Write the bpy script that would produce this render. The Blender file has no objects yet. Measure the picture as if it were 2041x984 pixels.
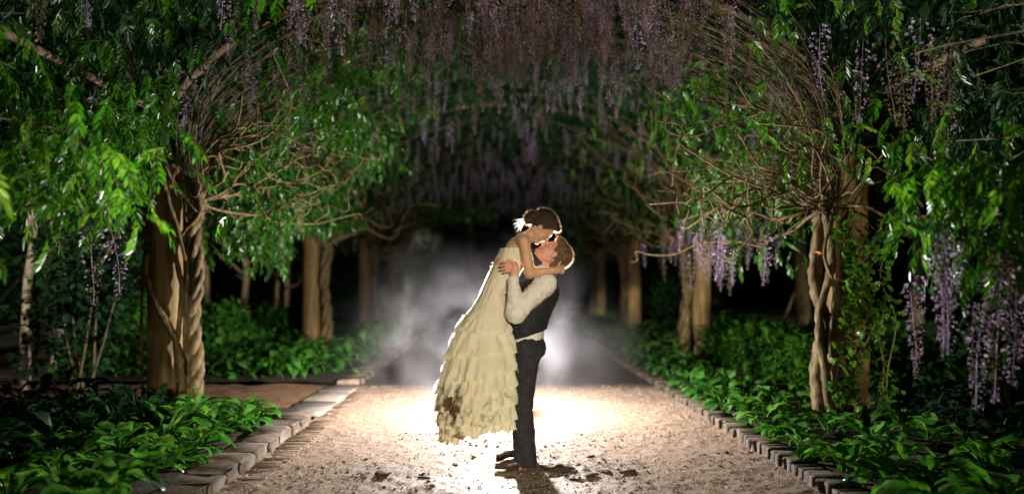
import bpy, math, random
import numpy as np
from mathutils import Vector, Matrix, Euler

rng = np.random.default_rng(7)
random.seed(7)
S = bpy.context.scene
COL = S.collection

# ---------------------------------------------------------------- camera
# metres: the couple stands at y = 0, the camera 6 m in front, the path runs to +Y
cam_d = bpy.data.cameras.new("camera")
cam = bpy.data.objects.new("camera", cam_d)
COL.objects.link(cam)
cam.location = (0, -6.0, 1.39)
cam.rotation_euler = (math.radians(90), 0, 0)
cam_d.sensor_width = 36
cam_d.lens = 27.5
cam_d.shift_x = 0.0174
cam_d.shift_y = 0.0372
cam_d.clip_start = 0.05
cam_d.clip_end = 500
cam_d.dof.use_dof = True
cam_d.dof.focus_distance = 6.2
cam_d.dof.aperture_fstop = 0.55
S.camera = cam

# ---------------------------------------------------------------- sky, sun, exposure
w = bpy.data.worlds.new("World")
S.world = w
w.use_nodes = True
wn = w.node_tree.nodes
sky = wn.new("ShaderNodeTexSky")
sky.sky_type = 'NISHITA'
sky.sun_disc = False
SUN_DIR = Vector((0.085, -1.0, 0.13)).normalized()      # from the scene towards the sun
sky.sun_elevation = math.asin(SUN_DIR.z)
sky.sun_rotation = math.atan2(SUN_DIR.x, SUN_DIR.y) % (2 * math.pi)
bg = wn["Background"]
bg.inputs[1].default_value = 0.0035
w.node_tree.links.new(sky.outputs[0], bg.inputs[0])

sd = bpy.data.lights.new("sun", 'SUN')
sd.energy = 3.1
sd.angle = math.radians(2.0)
sd.color = (1.0, 0.89, 0.70)
sun = bpy.data.objects.new("sun", sd)
COL.objects.link(sun)
sun.rotation_euler = (-SUN_DIR).to_track_quat('-Z', 'Y').to_euler()

S.view_settings.view_transform = 'Standard'
S.view_settings.look = 'None'
S.view_settings.exposure = 0.0
S.view_settings.gamma = 1.0
S.cycles.use_denoising = True
S.cycles.max_bounces = 6
S.cycles.diffuse_bounces = 2
S.cycles.glossy_bounces = 2
S.cycles.transmission_bounces = 4
S.cycles.volume_bounces = 1
S.cycles.transparent_max_bounces = 4
S.cycles.sample_clamp_indirect = 4.0

FLASH = Vector((0.05, 2.45, 0.80))
FLASH_W = 1200.0        # bare bulb, all round
BEAM_W = 3300.0        # added spot towards the couple, brightens their rim

# ---------------------------------------------------------------- materials
def nodes_of(name):
    m = bpy.data.materials.new(name)
    m.use_nodes = True
    return m, m.node_tree.nodes, m.node_tree.links, m.node_tree.nodes["Principled BSDF"]

def ramp(nt, stops):
    r = nt.new("ShaderNodeValToRGB")
    el = r.color_ramp.elements
    while len(el) < len(stops):
        el.new(0.5)
    for e, (p, c) in zip(el, stops):
        e.position = p
        e.color = (c[0], c[1], c[2], 1)
    return r

def surf(name, stops, scale=5.0, detail=5, rough=0.8, bump=0.0, bscale=None, stretch=None,
         spec=0.4, trans=0.0, tcol=None, obj_rand=0.0, sss=0.0, bdist=0.01):
    """noise-coloured surface; trans mixes in light that comes through thin leaves or cloth"""
    m, nt, ln, b = nodes_of(name)
    tc = nt.new("ShaderNodeTexCoord")
    mp = nt.new("ShaderNodeMapping")
    ln.new(tc.outputs["Object"], mp.inputs[0])
    if stretch:
        mp.inputs["Scale"].default_value = stretch
    n = nt.new("ShaderNodeTexNoise")
    n.inputs["Scale"].default_value = scale
    n.inputs["Detail"].default_value = detail
    ln.new(mp.outputs[0], n.inputs["Vector"])
    fac = n.outputs["Fac"]
    if obj_rand:
        oi = nt.new("ShaderNodeObjectInfo")
        a = nt.new("ShaderNodeMath"); a.operation = 'MULTIPLY_ADD'
        a.inputs[1].default_value = obj_rand
        ln.new(oi.outputs["Random"], a.inputs[0])
        s = nt.new("ShaderNodeMath"); s.operation = 'SUBTRACT'
        s.inputs[1].default_value = obj_rand * 0.5
        ln.new(fac, s.inputs[0])
        ln.new(s.outputs[0], a.inputs[2])
        fac = a.outputs[0]
    r = ramp(nt, stops)
    ln.new(fac, r.inputs[0])
    ln.new(r.outputs[0], b.inputs["Base Color"])
    b.inputs["Roughness"].default_value = rough
    b.inputs["Specular IOR Level"].default_value = spec
    if sss:
        b.inputs["Subsurface Weight"].default_value = sss
        b.inputs["Subsurface Radius"].default_value = (0.02, 0.007, 0.004)
        b.inputs["Subsurface Scale"].default_value = 1.0
    if bump:
        n2 = nt.new("ShaderNodeTexNoise")
        n2.inputs["Scale"].default_value = bscale or scale * 3
        n2.inputs["Detail"].default_value = 6
        ln.new(mp.outputs[0], n2.inputs["Vector"])
        bp = nt.new("ShaderNodeBump")
        bp.inputs["Strength"].default_value = bump
        bp.inputs["Distance"].default_value = bdist
        ln.new(n2.outputs["Fac"], bp.inputs["Height"])
        ln.new(bp.outputs[0], b.inputs["Normal"])
    if trans:
        t = nt.new("ShaderNodeBsdfTranslucent")
        if tcol:
            mx = nt.new("ShaderNodeMix"); mx.data_type = 'RGBA'
            mx.blend_type = 'MULTIPLY'; mx.inputs[0].default_value = 1.0
            ln.new(r.outputs[0], mx.inputs[6]); mx.inputs[7].default_value = (*tcol, 1)
            ln.new(mx.outputs[2], t.inputs[0])
        else:
            ln.new(r.outputs[0], t.inputs[0])
        ms = nt.new("ShaderNodeMixShader")
        ms.inputs[0].default_value = trans
        ln.new(b.outputs[0], ms.inputs[1]); ln.new(t.outputs[0], ms.inputs[2])
        ln.new(ms.outputs[0], nt["Material Output"].inputs[0])
    return m

M = {}
M['gravel'] = surf("gravel", [(0.25, (0.14, 0.085, 0.056)), (0.45, (0.29, 0.195, 0.135)), (0.62, (0.38, 0.27, 0.195)), (0.8, (0.50, 0.39, 0.31))],
                   scale=60, detail=8, rough=0.75, bump=0.8, bscale=140, spec=0.5, bdist=0.012)
M['dark_brown'] = surf('dark_brown_ground', [(0.3, (0.035, 0.025, 0.022)), (0.7, (0.085, 0.062, 0.055))], scale=20, detail=8, rough=0.9, bump=0.6, bscale=60)
M['pebble'] = surf("pebble", [(0.3, (0.30, 0.20, 0.13)), (0.5, (0.48, 0.36, 0.26)), (0.7, (0.62, 0.53, 0.44))], scale=12, rough=0.6)
M['mud'] = surf("mud", [(0.3, (0.03, 0.016, 0.009)), (0.7, (0.085, 0.05, 0.03))], scale=30, rough=0.8, bump=0.6)
M['soil'] = surf("soil", [(0.3, (0.018, 0.012, 0.007)), (0.6, (0.05, 0.032, 0.018)), (0.8, (0.08, 0.055, 0.03))], scale=14, detail=9, rough=0.95, bump=1.0, bscale=60, bdist=0.03)
M['mulch'] = surf("mulch", [(0.3, (0.09, 0.045, 0.022)), (0.55, (0.24, 0.13, 0.065)), (0.75, (0.36, 0.22, 0.12))], scale=35, detail=9, rough=0.95, bump=1.0, bscale=80, bdist=0.02)
M['stone'] = surf("kerb_granite", [(0.3, (0.055, 0.04, 0.028)), (0.55, (0.13, 0.097, 0.068)), (0.75, (0.21, 0.16, 0.12))], scale=9, detail=9, rough=0.85, bump=0.7, bscale=50, obj_rand=0.25)
M['slab'] = surf("pale_slab", [(0.3, (0.20, 0.165, 0.135)), (0.7, (0.33, 0.28, 0.24))], scale=7, detail=9, rough=0.8, bump=0.4, bscale=60)
M['brick'] = surf("edging_brick", [(0.3, (0.09, 0.055, 0.036)), (0.55, (0.19, 0.12, 0.08)), (0.75, (0.28, 0.20, 0.14))], scale=14, detail=8, rough=0.9, bump=0.6, bscale=70, obj_rand=0.4)
M['wood'] = surf("weathered_post_wood", [(0.25, (0.055, 0.032, 0.011)), (0.5, (0.165, 0.104, 0.036)), (0.75, (0.28, 0.19, 0.075))], scale=7, detail=8, rough=0.75, bump=0.6, bscale=14, stretch=(3, 3, 0.25), bdist=0.015)
M['bark'] = surf("vine_bark", [(0.25, (0.028, 0.018, 0.007)), (0.5, (0.095, 0.062, 0.022)), (0.75, (0.20, 0.14, 0.055))], scale=16, detail=8, rough=0.7, bump=0.8, bscale=30, stretch=(1.5, 1.5, 0.5), bdist=0.01)
M['twig'] = surf("twig_bark", [(0.3, (0.045, 0.028, 0.012)), (0.5, (0.12, 0.078, 0.034)), (0.7, (0.24, 0.17, 0.085))], scale=2.5, detail=5, rough=0.5, spec=0.5)
M['tree_bark'] = surf("tree_bark", [(0.3, (0.05, 0.035, 0.02)), (0.7, (0.22, 0.16, 0.09))], scale=9, detail=8, rough=0.9, bump=0.8, bscale=25, stretch=(2, 2, 0.5))
M['birch'] = surf("pale_bark", [(0.35, (0.06, 0.045, 0.035)), (0.5, (0.30, 0.24, 0.18)), (0.7, (0.5, 0.44, 0.37))], scale=5, detail=8, rough=0.8, bump=0.4, stretch=(0.7, 0.7, 2.2))
M['leaf'] = surf("wisteria_leaf", [(0.22, (0.022, 0.085, 0.010)), (0.48, (0.055, 0.185, 0.018)), (0.62, (0.10, 0.25, 0.028)), (0.82, (0.20, 0.30, 0.05))], scale=3.0, detail=3, rough=0.34, spec=0.75, trans=0.40, tcol=(1.3, 1.5, 0.5), obj_rand=0.4)
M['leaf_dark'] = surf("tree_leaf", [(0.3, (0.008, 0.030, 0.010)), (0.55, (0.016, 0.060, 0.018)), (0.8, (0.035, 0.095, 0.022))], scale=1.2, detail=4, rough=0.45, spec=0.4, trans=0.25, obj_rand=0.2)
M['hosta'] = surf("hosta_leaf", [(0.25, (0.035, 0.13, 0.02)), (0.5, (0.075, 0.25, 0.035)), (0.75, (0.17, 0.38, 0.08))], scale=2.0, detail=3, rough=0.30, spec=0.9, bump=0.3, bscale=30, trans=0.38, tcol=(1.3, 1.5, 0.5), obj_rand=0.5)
M['creeper'] = surf("creeper_leaf", [(0.25, (0.03, 0.11, 0.010)), (0.5, (0.07, 0.20, 0.02)), (0.75, (0.15, 0.30, 0.03))], scale=6, detail=3, rough=0.35, spec=0.55, trans=0.35, tcol=(1.3, 1.4, 0.4), obj_rand=0.5)
M['grass'] = surf("lawn_grass", [(0.3, (0.008, 0.045, 0.012)), (0.7, (0.025, 0.105, 0.022))], scale=3, detail=6, rough=0.8, trans=0.2)
M['flower'] = surf("wisteria_flower", [(0.30, (0.20, 0.135, 0.06)), (0.45, (0.27, 0.19, 0.14)), (0.56, (0.34, 0.24, 0.40)), (0.72, (0.60, 0.48, 0.66))], scale=14.0, detail=3, rough=0.6, trans=0.35, obj_rand=0.35)
M['flower_stem'] = surf("flower_stem", [(0.3, (0.10, 0.13, 0.03)), (0.7, (0.22, 0.24, 0.07))], scale=4, rough=0.6)
M['orange'] = surf("dry_orange_leaf", [(0.3, (0.55, 0.22, 0.03)), (0.7, (0.75, 0.42, 0.08))], scale=20, rough=0.5, trans=0.4)
M['skin'] = surf("skin", [(0.3, (0.50, 0.27, 0.16)), (0.7, (0.60, 0.35, 0.22))], scale=8, rough=0.5, spec=0.4, sss=0.25)
M['skin_m'] = surf("skin_ruddy", [(0.3, (0.50, 0.23, 0.15)), (0.7, (0.62, 0.31, 0.21))], scale=8, rough=0.5, spec=0.4, sss=0.25)
M['hair'] = surf("dark_brown_hair", [(0.35, (0.012, 0.006, 0.004)), (0.6, (0.05, 0.022, 0.012)), (0.8, (0.11, 0.05, 0.025))], scale=25, stretch=(1, 5, 5), rough=0.4, spec=0.5, bump=0.8, bscale=60)
M['hair_m'] = surf("sandy_hair", [(0.35, (0.06, 0.028, 0.013)), (0.7, (0.18, 0.095, 0.045))], scale=50, rough=0.5, spec=0.4, bump=0.8, bscale=160)
M['shirt'] = surf("white_cotton", [(0.3, (0.66, 0.61, 0.53)), (0.7, (0.74, 0.70, 0.62))], scale=5, rough=0.85, spec=0.2, trans=0.12)
M['vest'] = surf("black_wool", [(0.3, (0.010, 0.010, 0.012)), (0.7, (0.020, 0.019, 0.021))], scale=30, rough=0.75, spec=0.25, bump=0.3, bscale=200)
M['trousers'] = surf("charcoal_wool", [(0.3, (0.018, 0.017, 0.020)), (0.7, (0.036, 0.033, 0.038))], scale=25, rough=0.85, spec=0.2, bump=0.3, bscale=200)
M['shoe'] = surf("brown_leather", [(0.3, (0.035, 0.016, 0.011)), (0.7, (0.085, 0.042, 0.028))], scale=15, rough=0.4, spec=0.5)
M['sole'] = surf("shoe_sole", [(0.3, (0.01, 0.008, 0.007)), (0.7, (0.03, 0.024, 0.02))], scale=15, rough=0.7)
M['metal'] = surf("dark_metal", [(0.3, (0.012, 0.012, 0.013)), (0.7, (0.03, 0.03, 0.032))], scale=10, rough=0.45)
M['ringmetal'] = surf("grey_metal_ring", [(0.3, (0.22, 0.23, 0.26)), (0.7, (0.34, 0.35, 0.38))], scale=10, rough=0.4)
M['silver'] = surf("silver", [(0.3, (0.7, 0.68, 0.62)), (0.7, (0.85, 0.83, 0.78))], scale=10, rough=0.2)
M['silver'].node_tree.nodes["Principled BSDF"].inputs["Metallic"].default_value = 1.0
M['hair_thin'] = surf("rim_hair_brown", [(0.3, (0.40, 0.26, 0.17)), (0.7, (0.62, 0.45, 0.32))], scale=40, rough=0.35, trans=0.6)  # loose ends far paler than the hair: rim light put into the colour
M['rim_hair_m'] = surf("rim_hair_sandy", [(0.3, (0.48, 0.34, 0.22)), (0.7, (0.70, 0.54, 0.38))], scale=40, rough=0.35, trans=0.6)  # same rim light tint for the man's loose hair ends
M['rim_fuzz'] = surf("pale_rim_fuzz", [(0.3, (0.72, 0.64, 0.52)), (0.7, (0.82, 0.75, 0.64))], scale=40, rough=0.6, trans=0.6)  # pale threads added on skin and cloth to draw a rim light
M['sheer'] = surf("sheer_white_chiffon", [(0.3, (0.80, 0.76, 0.70)), (0.7, (0.88, 0.85, 0.80))], scale=10, rough=0.9, trans=0.65)
M['wisp'] = surf("white_wisps", [(0.3, (0.75, 0.70, 0.66)), (0.7, (0.85, 0.80, 0.76))], scale=10, rough=0.9, trans=0.5)

def dress_material():
    m, nt, ln, b = nodes_of("cream_chiffon_with_mud")
    tc = nt.new("ShaderNodeTexCoord")
    n = nt.new("ShaderNodeTexNoise"); n.inputs["Scale"].default_value = 9; n.inputs["Detail"].default_value = 4
    ln.new(tc.outputs["Object"], n.inputs["Vector"])
    base = ramp(nt, [(0.35, (0.85, 0.77, 0.55)), (0.65, (0.90, 0.85, 0.68))])
    ln.new(n.outputs["Fac"], base.inputs[0])
    # dried mud splashed on the hem: blotches that get thicker towards the bottom edge
    sx = nt.new("ShaderNodeSeparateXYZ"); ln.new(tc.outputs["Object"], sx.inputs[0])
    hz = nt.new("ShaderNodeMapRange")
    hz.inputs[1].default_value = 0.50; hz.inputs[2].default_value = 0.28
    hz.inputs[3].default_value = 0.0; hz.inputs[4].default_value = 0.19
    ln.new(sx.outputs["Z"], hz.inputs[0])
    n2 = nt.new("ShaderNodeTexNoise"); n2.inputs["Scale"].default_value = 8; n2.inputs["Detail"].default_value = 8
    n2.inputs["Roughness"].default_value = 0.65
    ln.new(tc.outputs["Object"], n2.inputs["Vector"])
    bx_ = nt.new("ShaderNodeMapRange"); bx_.inputs[1].default_value = .30; bx_.inputs[2].default_value = -.25; bx_.inputs[3].default_value = .15; bx_.inputs[4].default_value = 1.2
    ln.new(sx.outputs["X"], bx_.inputs[0])
    hm = nt.new("ShaderNodeMath"); hm.operation = 'MULTIPLY'; ln.new(hz.outputs[0], hm.inputs[0]); ln.new(bx_.outputs[0], hm.inputs[1])
    ad = nt.new("ShaderNodeMath"); ln.new(n2.outputs["Fac"], ad.inputs[0]); ln.new(hm.outputs[0], ad.inputs[1])
    mk = ramp(nt, [(0.68, (0, 0, 0)), (0.80, (1, 1, 1))])
    ln.new(ad.outputs[0], mk.inputs[0])
    mx = nt.new("ShaderNodeMix"); mx.data_type = 'RGBA'
    ln.new(mk.outputs[0], mx.inputs[0]); ln.new(base.outputs[0], mx.inputs[6])
    mx.inputs[7].default_value = (0.13, 0.072, 0.026, 1)
    ln.new(mx.outputs[2], b.inputs["Base Color"])
    b.inputs["Roughness"].default_value = 0.85
    b.inputs["Specular IOR Level"].default_value = 0.2
    wv = nt.new("ShaderNodeTexNoise"); wv.inputs["Scale"].default_value = 45; wv.inputs["Detail"].default_value = 5
    ln.new(tc.outputs["Object"], wv.inputs["Vector"])
    bp = nt.new("ShaderNodeBump"); bp.inputs["Strength"].default_value = 0.5; bp.inputs["Distance"].default_value = 0.006
    ln.new(wv.outputs["Fac"], bp.inputs["Height"]); ln.new(bp.outputs[0], b.inputs["Normal"])
    t = nt.new("ShaderNodeBsdfTranslucent"); ln.new(mx.outputs[2], t.inputs[0])
    ms = nt.new("ShaderNodeMixShader"); ms.inputs[0].default_value = 0.42
    ln.new(b.outputs[0], ms.inputs[1]); ln.new(t.outputs[0], ms.inputs[2])
    ln.new(ms.outputs[0], nt["Material Output"].inputs[0])
    return m
M['dress'] = dress_material()

# ---------------------------------------------------------------- object helpers
def tag(o, label=None, cat=None, group=None, kind=None):
    for k, v in (("label", label), ("category", cat), ("group", group), ("kind", kind)):
        if v:
            o[k] = v
    return o

def empty(name, loc=(0, 0, 0), label=None, cat=None, group=None):
    o = bpy.data.objects.new(name, None)
    o.empty_display_size = 0.1
    o.location = loc
    COL.objects.link(o)
    return tag(o, label, cat, group)

def mesh_data(name, v, faces, mat, smooth=True):
    """faces: list of index arrays, each (n,3) or (n,4)"""
    me = bpy.data.meshes.new(name)
    v = np.ascontiguousarray(v, dtype=np.float32)
    if not isinstance(faces, (list, tuple)):
        faces = [faces]
    faces = [np.asarray(f, dtype=np.int32) for f in faces if len(f)]
    loops = np.concatenate([f.ravel() for f in faces])
    sizes = np.concatenate([np.full(len(f), f.shape[1], dtype=np.int32) for f in faces])
    starts = np.concatenate([[0], np.cumsum(sizes)[:-1]]).astype(np.int32)
    me.vertices.add(len(v)); me.vertices.foreach_set("co", v.ravel())
    me.loops.add(len(loops)); me.loops.foreach_set("vertex_index", loops)
    me.polygons.add(len(sizes)); me.polygons.foreach_set("loop_start", starts)
    me.polygons.foreach_set("loop_total", sizes)
    me.update(calc_edges=True)
    if smooth:
        me.polygons.foreach_set("use_smooth", np.ones(len(sizes), dtype=bool))
    me.materials.append(mat)
    return me

def wloc(o):
    p = Vector((0, 0, 0))
    while o is not None:
        p = p + o.location
        o = o.parent
    return p

def put(name, me, parent=None, loc=(0, 0, 0), rot=None, scale=None):
    """loc is in world metres; a parent's own location is taken off"""
    o = bpy.data.objects.new(name, me)
    l = Vector(loc)
    if parent is not None:
        o.parent = parent
        l = l - wloc(parent)
    o.location = l
    if rot is not None:
        o.rotation_euler = rot
    if scale is not None:
        o.scale = (scale,) * 3 if np.isscalar(scale) else scale
    COL.objects.link(o)
    return o

def part(name, v, faces, mat, parent=None, smooth=True, kind=None):
    """vertices in world metres"""
    off = np.array(wloc(parent)) if parent is not None else np.zeros(3)
    me = mesh_data(name, np.asarray(v) - off, faces, mat, smooth)
    o = bpy.data.objects.new(name, me)
    o.parent = parent
    COL.objects.link(o)
    if kind:
        o["kind"] = kind
    return o

class Bag:
    def __init__(self):
        self.v, self.q, self.t, self.n = [], [], [], 0
    def add(self, v, q=None, t=None):
        v = np.asarray(v, dtype=np.float32)
        if q is not None and len(q): self.q.append(np.asarray(q) + self.n)
        if t is not None and len(t): self.t.append(np.asarray(t) + self.n)
        self.v.append(v); self.n += len(v)
    def get(self):
        f = []
        if self.q: f.append(np.concatenate(self.q))
        if self.t: f.append(np.concatenate(self.t))
        return np.concatenate(self.v), f

def tube_vf(pts, rad, sides=6, twist=0.0, lobes=0.0):
    p = np.asarray(pts, dtype=float)
    n = len(p)
    r = np.broadcast_to(np.asarray(rad, dtype=float), (n,))
    t = np.gradient(p, axis=0)
    t /= np.linalg.norm(t, axis=1, keepdims=True) + 1e-9
    ref = np.array([0.31, 0.87, 0.38]) if abs(np.mean(t[:, 1])) < 0.8 else np.array([1.0, 0.1, 0.2])
    a = np.cross(t, ref); a /= np.linalg.norm(a, axis=1, keepdims=True) + 1e-9
    b = np.cross(t, a)
    ang = np.linspace(0, 2 * np.pi, sides, endpoint=False)[None, :] + twist * np.arange(n)[:, None]
    rr = r[:, None] * (1 + lobes * np.cos(2 * np.linspace(0, 2 * np.pi, sides, endpoint=False))[None, :])
    v = p[:, None, :] + rr[..., None] * (np.cos(ang)[..., None] * a[:, None, :] + np.sin(ang)[..., None] * b[:, None, :])
    v = v.reshape(-1, 3)
    i = np.arange(n - 1)[:, None] * sides
    j = np.arange(sides)[None, :]
    k = (j + 1) % sides
    q = np.stack([i + j, i + k, i + sides + k, i + sides + j], -1).reshape(-1, 4)
    c0, c1 = len(v), len(v) + 1
    v = np.concatenate([v, p[:1], p[-1:]])
    jj = np.arange(sides); kk = (jj + 1) % sides
    tr = np.concatenate([np.stack([np.full(sides, c0), kk, jj], -1),
                         np.stack([np.full(sides, c1), (n - 1) * sides + jj, (n - 1) * sides + kk], -1)])
    return v, q, tr

def spline(ctrl, n):
    """Catmull-Rom through control points"""
    c = np.asarray(ctrl, dtype=float)
    c = np.concatenate([[2 * c[0] - c[1]], c, [2 * c[-1] - c[-2]]])
    m = len(c) - 3
    u = np.linspace(0, m - 1e-6, n)
    i = u.astype(int); f = (u - i)[:, None]
    p0, p1, p2, p3 = c[i], c[i + 1], c[i + 2], c[i + 3]
    return 0.5 * (2 * p1 + (p2 - p0) * f + (2 * p0 - 5 * p1 + 4 * p2 - p3) * f ** 2 + (3 * p1 - p0 - 3 * p2 + p3) * f ** 3)

_lat = np.random.default_rng(3).random((64, 64, 64)).astype(np.float32)
def noise3(p, scale=1.0):
    q = np.asarray(p, dtype=np.float32) * scale + 100.0
    i = np.floor(q).astype(int); f = q - i
    f = f * f * (3 - 2 * f)
    x0, y0, z0 = i[:, 0] & 63, i[:, 1] & 63, i[:, 2] & 63
    x1, y1, z1 = (x0 + 1) & 63, (y0 + 1) & 63, (z0 + 1) & 63
    fx, fy, fz = f[:, 0], f[:, 1], f[:, 2]
    L = _lat
    a = L[x0, y0, z0] * (1 - fx) + L[x1, y0, z0] * fx
    b = L[x0, y1, z0] * (1 - fx) + L[x1, y1, z0] * fx
    c = L[x0, y0, z1] * (1 - fx) + L[x1, y0, z1] * fx
    d = L[x0, y1, z1] * (1 - fx) + L[x1, y1, z1] * fx
    return (a * (1 - fy) + b * fy) * (1 - fz) + (c * (1 - fy) + d * fy) * fz - 0.5

def fbm(p, scale, oct=4):
    s, a = 0, 1.0
    for k in range(oct):
        s = s + a * noise3(p, scale * 2 ** k)
        a *= 0.5
    return s

def euler_mats(yaw, pitch, roll):
    """local +X is turned by roll about X, then pitched (down for positive) about Y, then yawed about Z"""
    cy, sy, cp, sp, cr, sr = np.cos(yaw), np.sin(yaw), np.cos(pitch), np.sin(pitch), np.cos(roll), np.sin(roll)
    z, o = np.zeros_like(yaw), np.ones_like(yaw)
    Rz = np.stack([cy, -sy, z, sy, cy, z, z, z, o], -1).reshape(-1, 3, 3)
    Ry = np.stack([cp, z, sp, z, o, z, -sp, z, cp], -1).reshape(-1, 3, 3)
    Rx = np.stack([o, z, z, z, cr, -sr, z, sr, cr], -1).reshape(-1, 3, 3)
    return Rz @ Ry @ Rx

def scatter(tv, tf, pos, R, s):
    """many copies of a template as one set of arrays"""
    tv = np.asarray(tv); n = len(pos)
    v = np.einsum('nij,vj->nvi', R, tv) * np.asarray(s).reshape(n, 1, 1) + np.asarray(pos)[:, None, :]
    off = (np.arange(n) * len(tv))[:, None, None]
    out = [(np.asarray(f)[None] + off).reshape(-1, np.asarray(f).shape[1]) for f in tf]
    return v.reshape(-1, 3), out

def rough_box(lx, ly, lz, seed, jit=0.01, bev=0.018):
    """a worn block: bevelled box whose corners wander; stands on z = 0"""
    r = np.random.default_rng(seed)
    xs = np.array([-lx / 2, -lx / 2 + bev, lx / 2 - bev, lx / 2])
    ys = np.array([-ly / 2, -ly / 2 + bev, ly / 2 - bev, ly / 2])
    zs = np.array([0, lz - bev, lz])
    v, idx = [], {}
    def vert(i, j, k):
        ex, ey = i in (0, 3), j in (0, 3)
        x, y, z = xs[i], ys[j], zs[k]
        if k == 2 and (ex or ey):
            z -= bev * 0.6
        if ex and ey:
            x *= (1 - bev * 0.6 / lx * 2); y *= (1 - bev * 0.6 / ly * 2)
        idx[(i, j, k)] = len(v)
        v.append(np.array([x, y, z]) + r.normal(0, jit, 3) * (1, 1, 0.6 if k else 0))
    for k in range(3):
        for i in range(4):
            for j in range(4):
                if k == 2 or i in (0, 3) or j in (0, 3):
                    vert(i, j, k)
    q = []
    for i in range(3):
        for j in range(3):
            q.append([idx[(i, j, 2)], idx[(i + 1, j, 2)], idx[(i + 1, j + 1, 2)], idx[(i, j + 1, 2)]])
    for k in range(2):
        for i in range(3):
            q.append([idx[(i, 0, k)], idx[(i + 1, 0, k)], idx[(i + 1, 0, k + 1)], idx[(i, 0, k + 1)]])
            q.append([idx[(i + 1, 3, k)], idx[(i, 3, k)], idx[(i, 3, k + 1)], idx[(i + 1, 3, k + 1)]])
            q.append([idx[(0, i + 1, k)], idx[(0, i, k)], idx[(0, i, k + 1)], idx[(0, i + 1, k + 1)]])
            q.append([idx[(3, i, k)], idx[(3, i + 1, k)], idx[(3, i + 1, k + 1)], idx[(3, i, k + 1)]])
    return np.array(v), [np.array(q)]

def grid_sheet(x0, x1, y0, y1, nx, ny, zf):
    xs, ys = np.linspace(x0, x1, nx), np.linspace(y0, y1, ny)
    X, Y = np.meshgrid(xs, ys, indexing='ij')
    p = np.stack([X.ravel(), Y.ravel(), np.zeros(X.size)], -1)
    p[:, 2] = zf(p)
    i = (np.arange(nx - 1)[:, None] * ny + np.arange(ny - 1)[None, :]).ravel()
    return p, [np.stack([i, i + ny, i + ny + 1, i + 1], -1)]

# ---------------------------------------------------------------- ground, path, lawn
PL, PR = -1.86, 2.20           # inner faces of the two kerbs
v, f = grid_sheet(-60, 60, -20, 90, 60, 60, lambda p: -0.03 + 0 * p[:, 0])
tag(part("ground", v, f, M['soil']), kind="structure")

def path_z(p):
    a = 0.012 * fbm(p * (1, 1, 0), 1.3, 3) + 0.014 * fbm(p * (1, 1, 0), 9, 3) + 0.008 * fbm(p * (1, 1, 0), 45, 2)
    b = np.clip(noise3(p * (1, 1, 0), 3.1) - 0.1, 0, 1) * 0.05 * np.clip(fbm(p * (1, 1, 0), 24, 3) + 0.25, 0, 1)
    return a + b
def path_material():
    m = M['gravel'].copy(); m.name = "gravel_darker_far"
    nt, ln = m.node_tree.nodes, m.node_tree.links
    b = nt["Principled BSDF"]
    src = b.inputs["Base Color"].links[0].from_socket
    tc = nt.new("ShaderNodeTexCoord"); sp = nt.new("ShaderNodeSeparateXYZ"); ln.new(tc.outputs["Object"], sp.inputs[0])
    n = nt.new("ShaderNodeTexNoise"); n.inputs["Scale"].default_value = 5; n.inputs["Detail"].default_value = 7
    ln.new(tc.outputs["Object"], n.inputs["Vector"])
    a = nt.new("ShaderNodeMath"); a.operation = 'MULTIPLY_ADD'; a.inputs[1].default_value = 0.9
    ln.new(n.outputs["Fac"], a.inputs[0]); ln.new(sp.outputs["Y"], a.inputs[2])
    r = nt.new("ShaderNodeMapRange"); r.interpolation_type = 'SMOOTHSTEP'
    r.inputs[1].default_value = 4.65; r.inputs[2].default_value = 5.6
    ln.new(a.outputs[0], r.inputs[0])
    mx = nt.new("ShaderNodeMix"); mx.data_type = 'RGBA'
    ln.new(r.outputs[0], mx.inputs[0]); ln.new(src, mx.inputs[6]); mx.inputs[7].default_value = (0.055, 0.04, 0.036, 1)  # base colour turns dark brown further along the path
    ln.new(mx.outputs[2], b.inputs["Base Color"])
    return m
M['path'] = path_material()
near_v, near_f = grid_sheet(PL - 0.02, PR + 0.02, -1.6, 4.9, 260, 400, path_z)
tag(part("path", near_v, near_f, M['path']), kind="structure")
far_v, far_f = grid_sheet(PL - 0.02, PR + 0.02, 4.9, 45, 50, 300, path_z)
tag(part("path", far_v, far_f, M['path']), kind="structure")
back_v, back_f = grid_sheet(PL - 0.02, PR + 0.02, -14, -1.6, 20, 60, path_z)
tag(part("path", back_v, back_f, M['gravel']), kind="structure")

def bed_z(p):
    return 0.07 + 0.05 * fbm(p * (1, 1, 0), 1.1, 3) + 0.02 * fbm(p * (1, 1, 0), 9, 3)
v, f = grid_sheet(-9, PL - 0.24, -6, 2.35, 120, 120, bed_z)
tag(part("soil_bed", v, f, M['soil']), kind="structure")
v, f = grid_sheet(-9, PL - 0.24, 4.75, 24, 100, 140, bed_z)
tag(part("soil_bed", v, f, M['soil']), kind="structure")
v, f = grid_sheet(PR + 0.22, 4.7, -6, 24, 50, 200, bed_z)
tag(part("soil_bed", v, f, M['soil']), kind="structure")
v, f = grid_sheet(-9, PL - 0.42, 2.35, 4.75, 100, 60, lambda p: 0.025 + 0.03 * fbm(p * (1, 1, 0), 7, 4))
tag(part("side_path", v, f, M['mulch']), kind="structure")
v, f = grid_sheet(4.7, 30, -6, 50, 40, 80, lambda p: 0.03 + 0.08 * fbm(p * (1, 1, 0), 0.5, 2))
tag(part("lawn", v, f, M['grass']), kind="structure")

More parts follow.
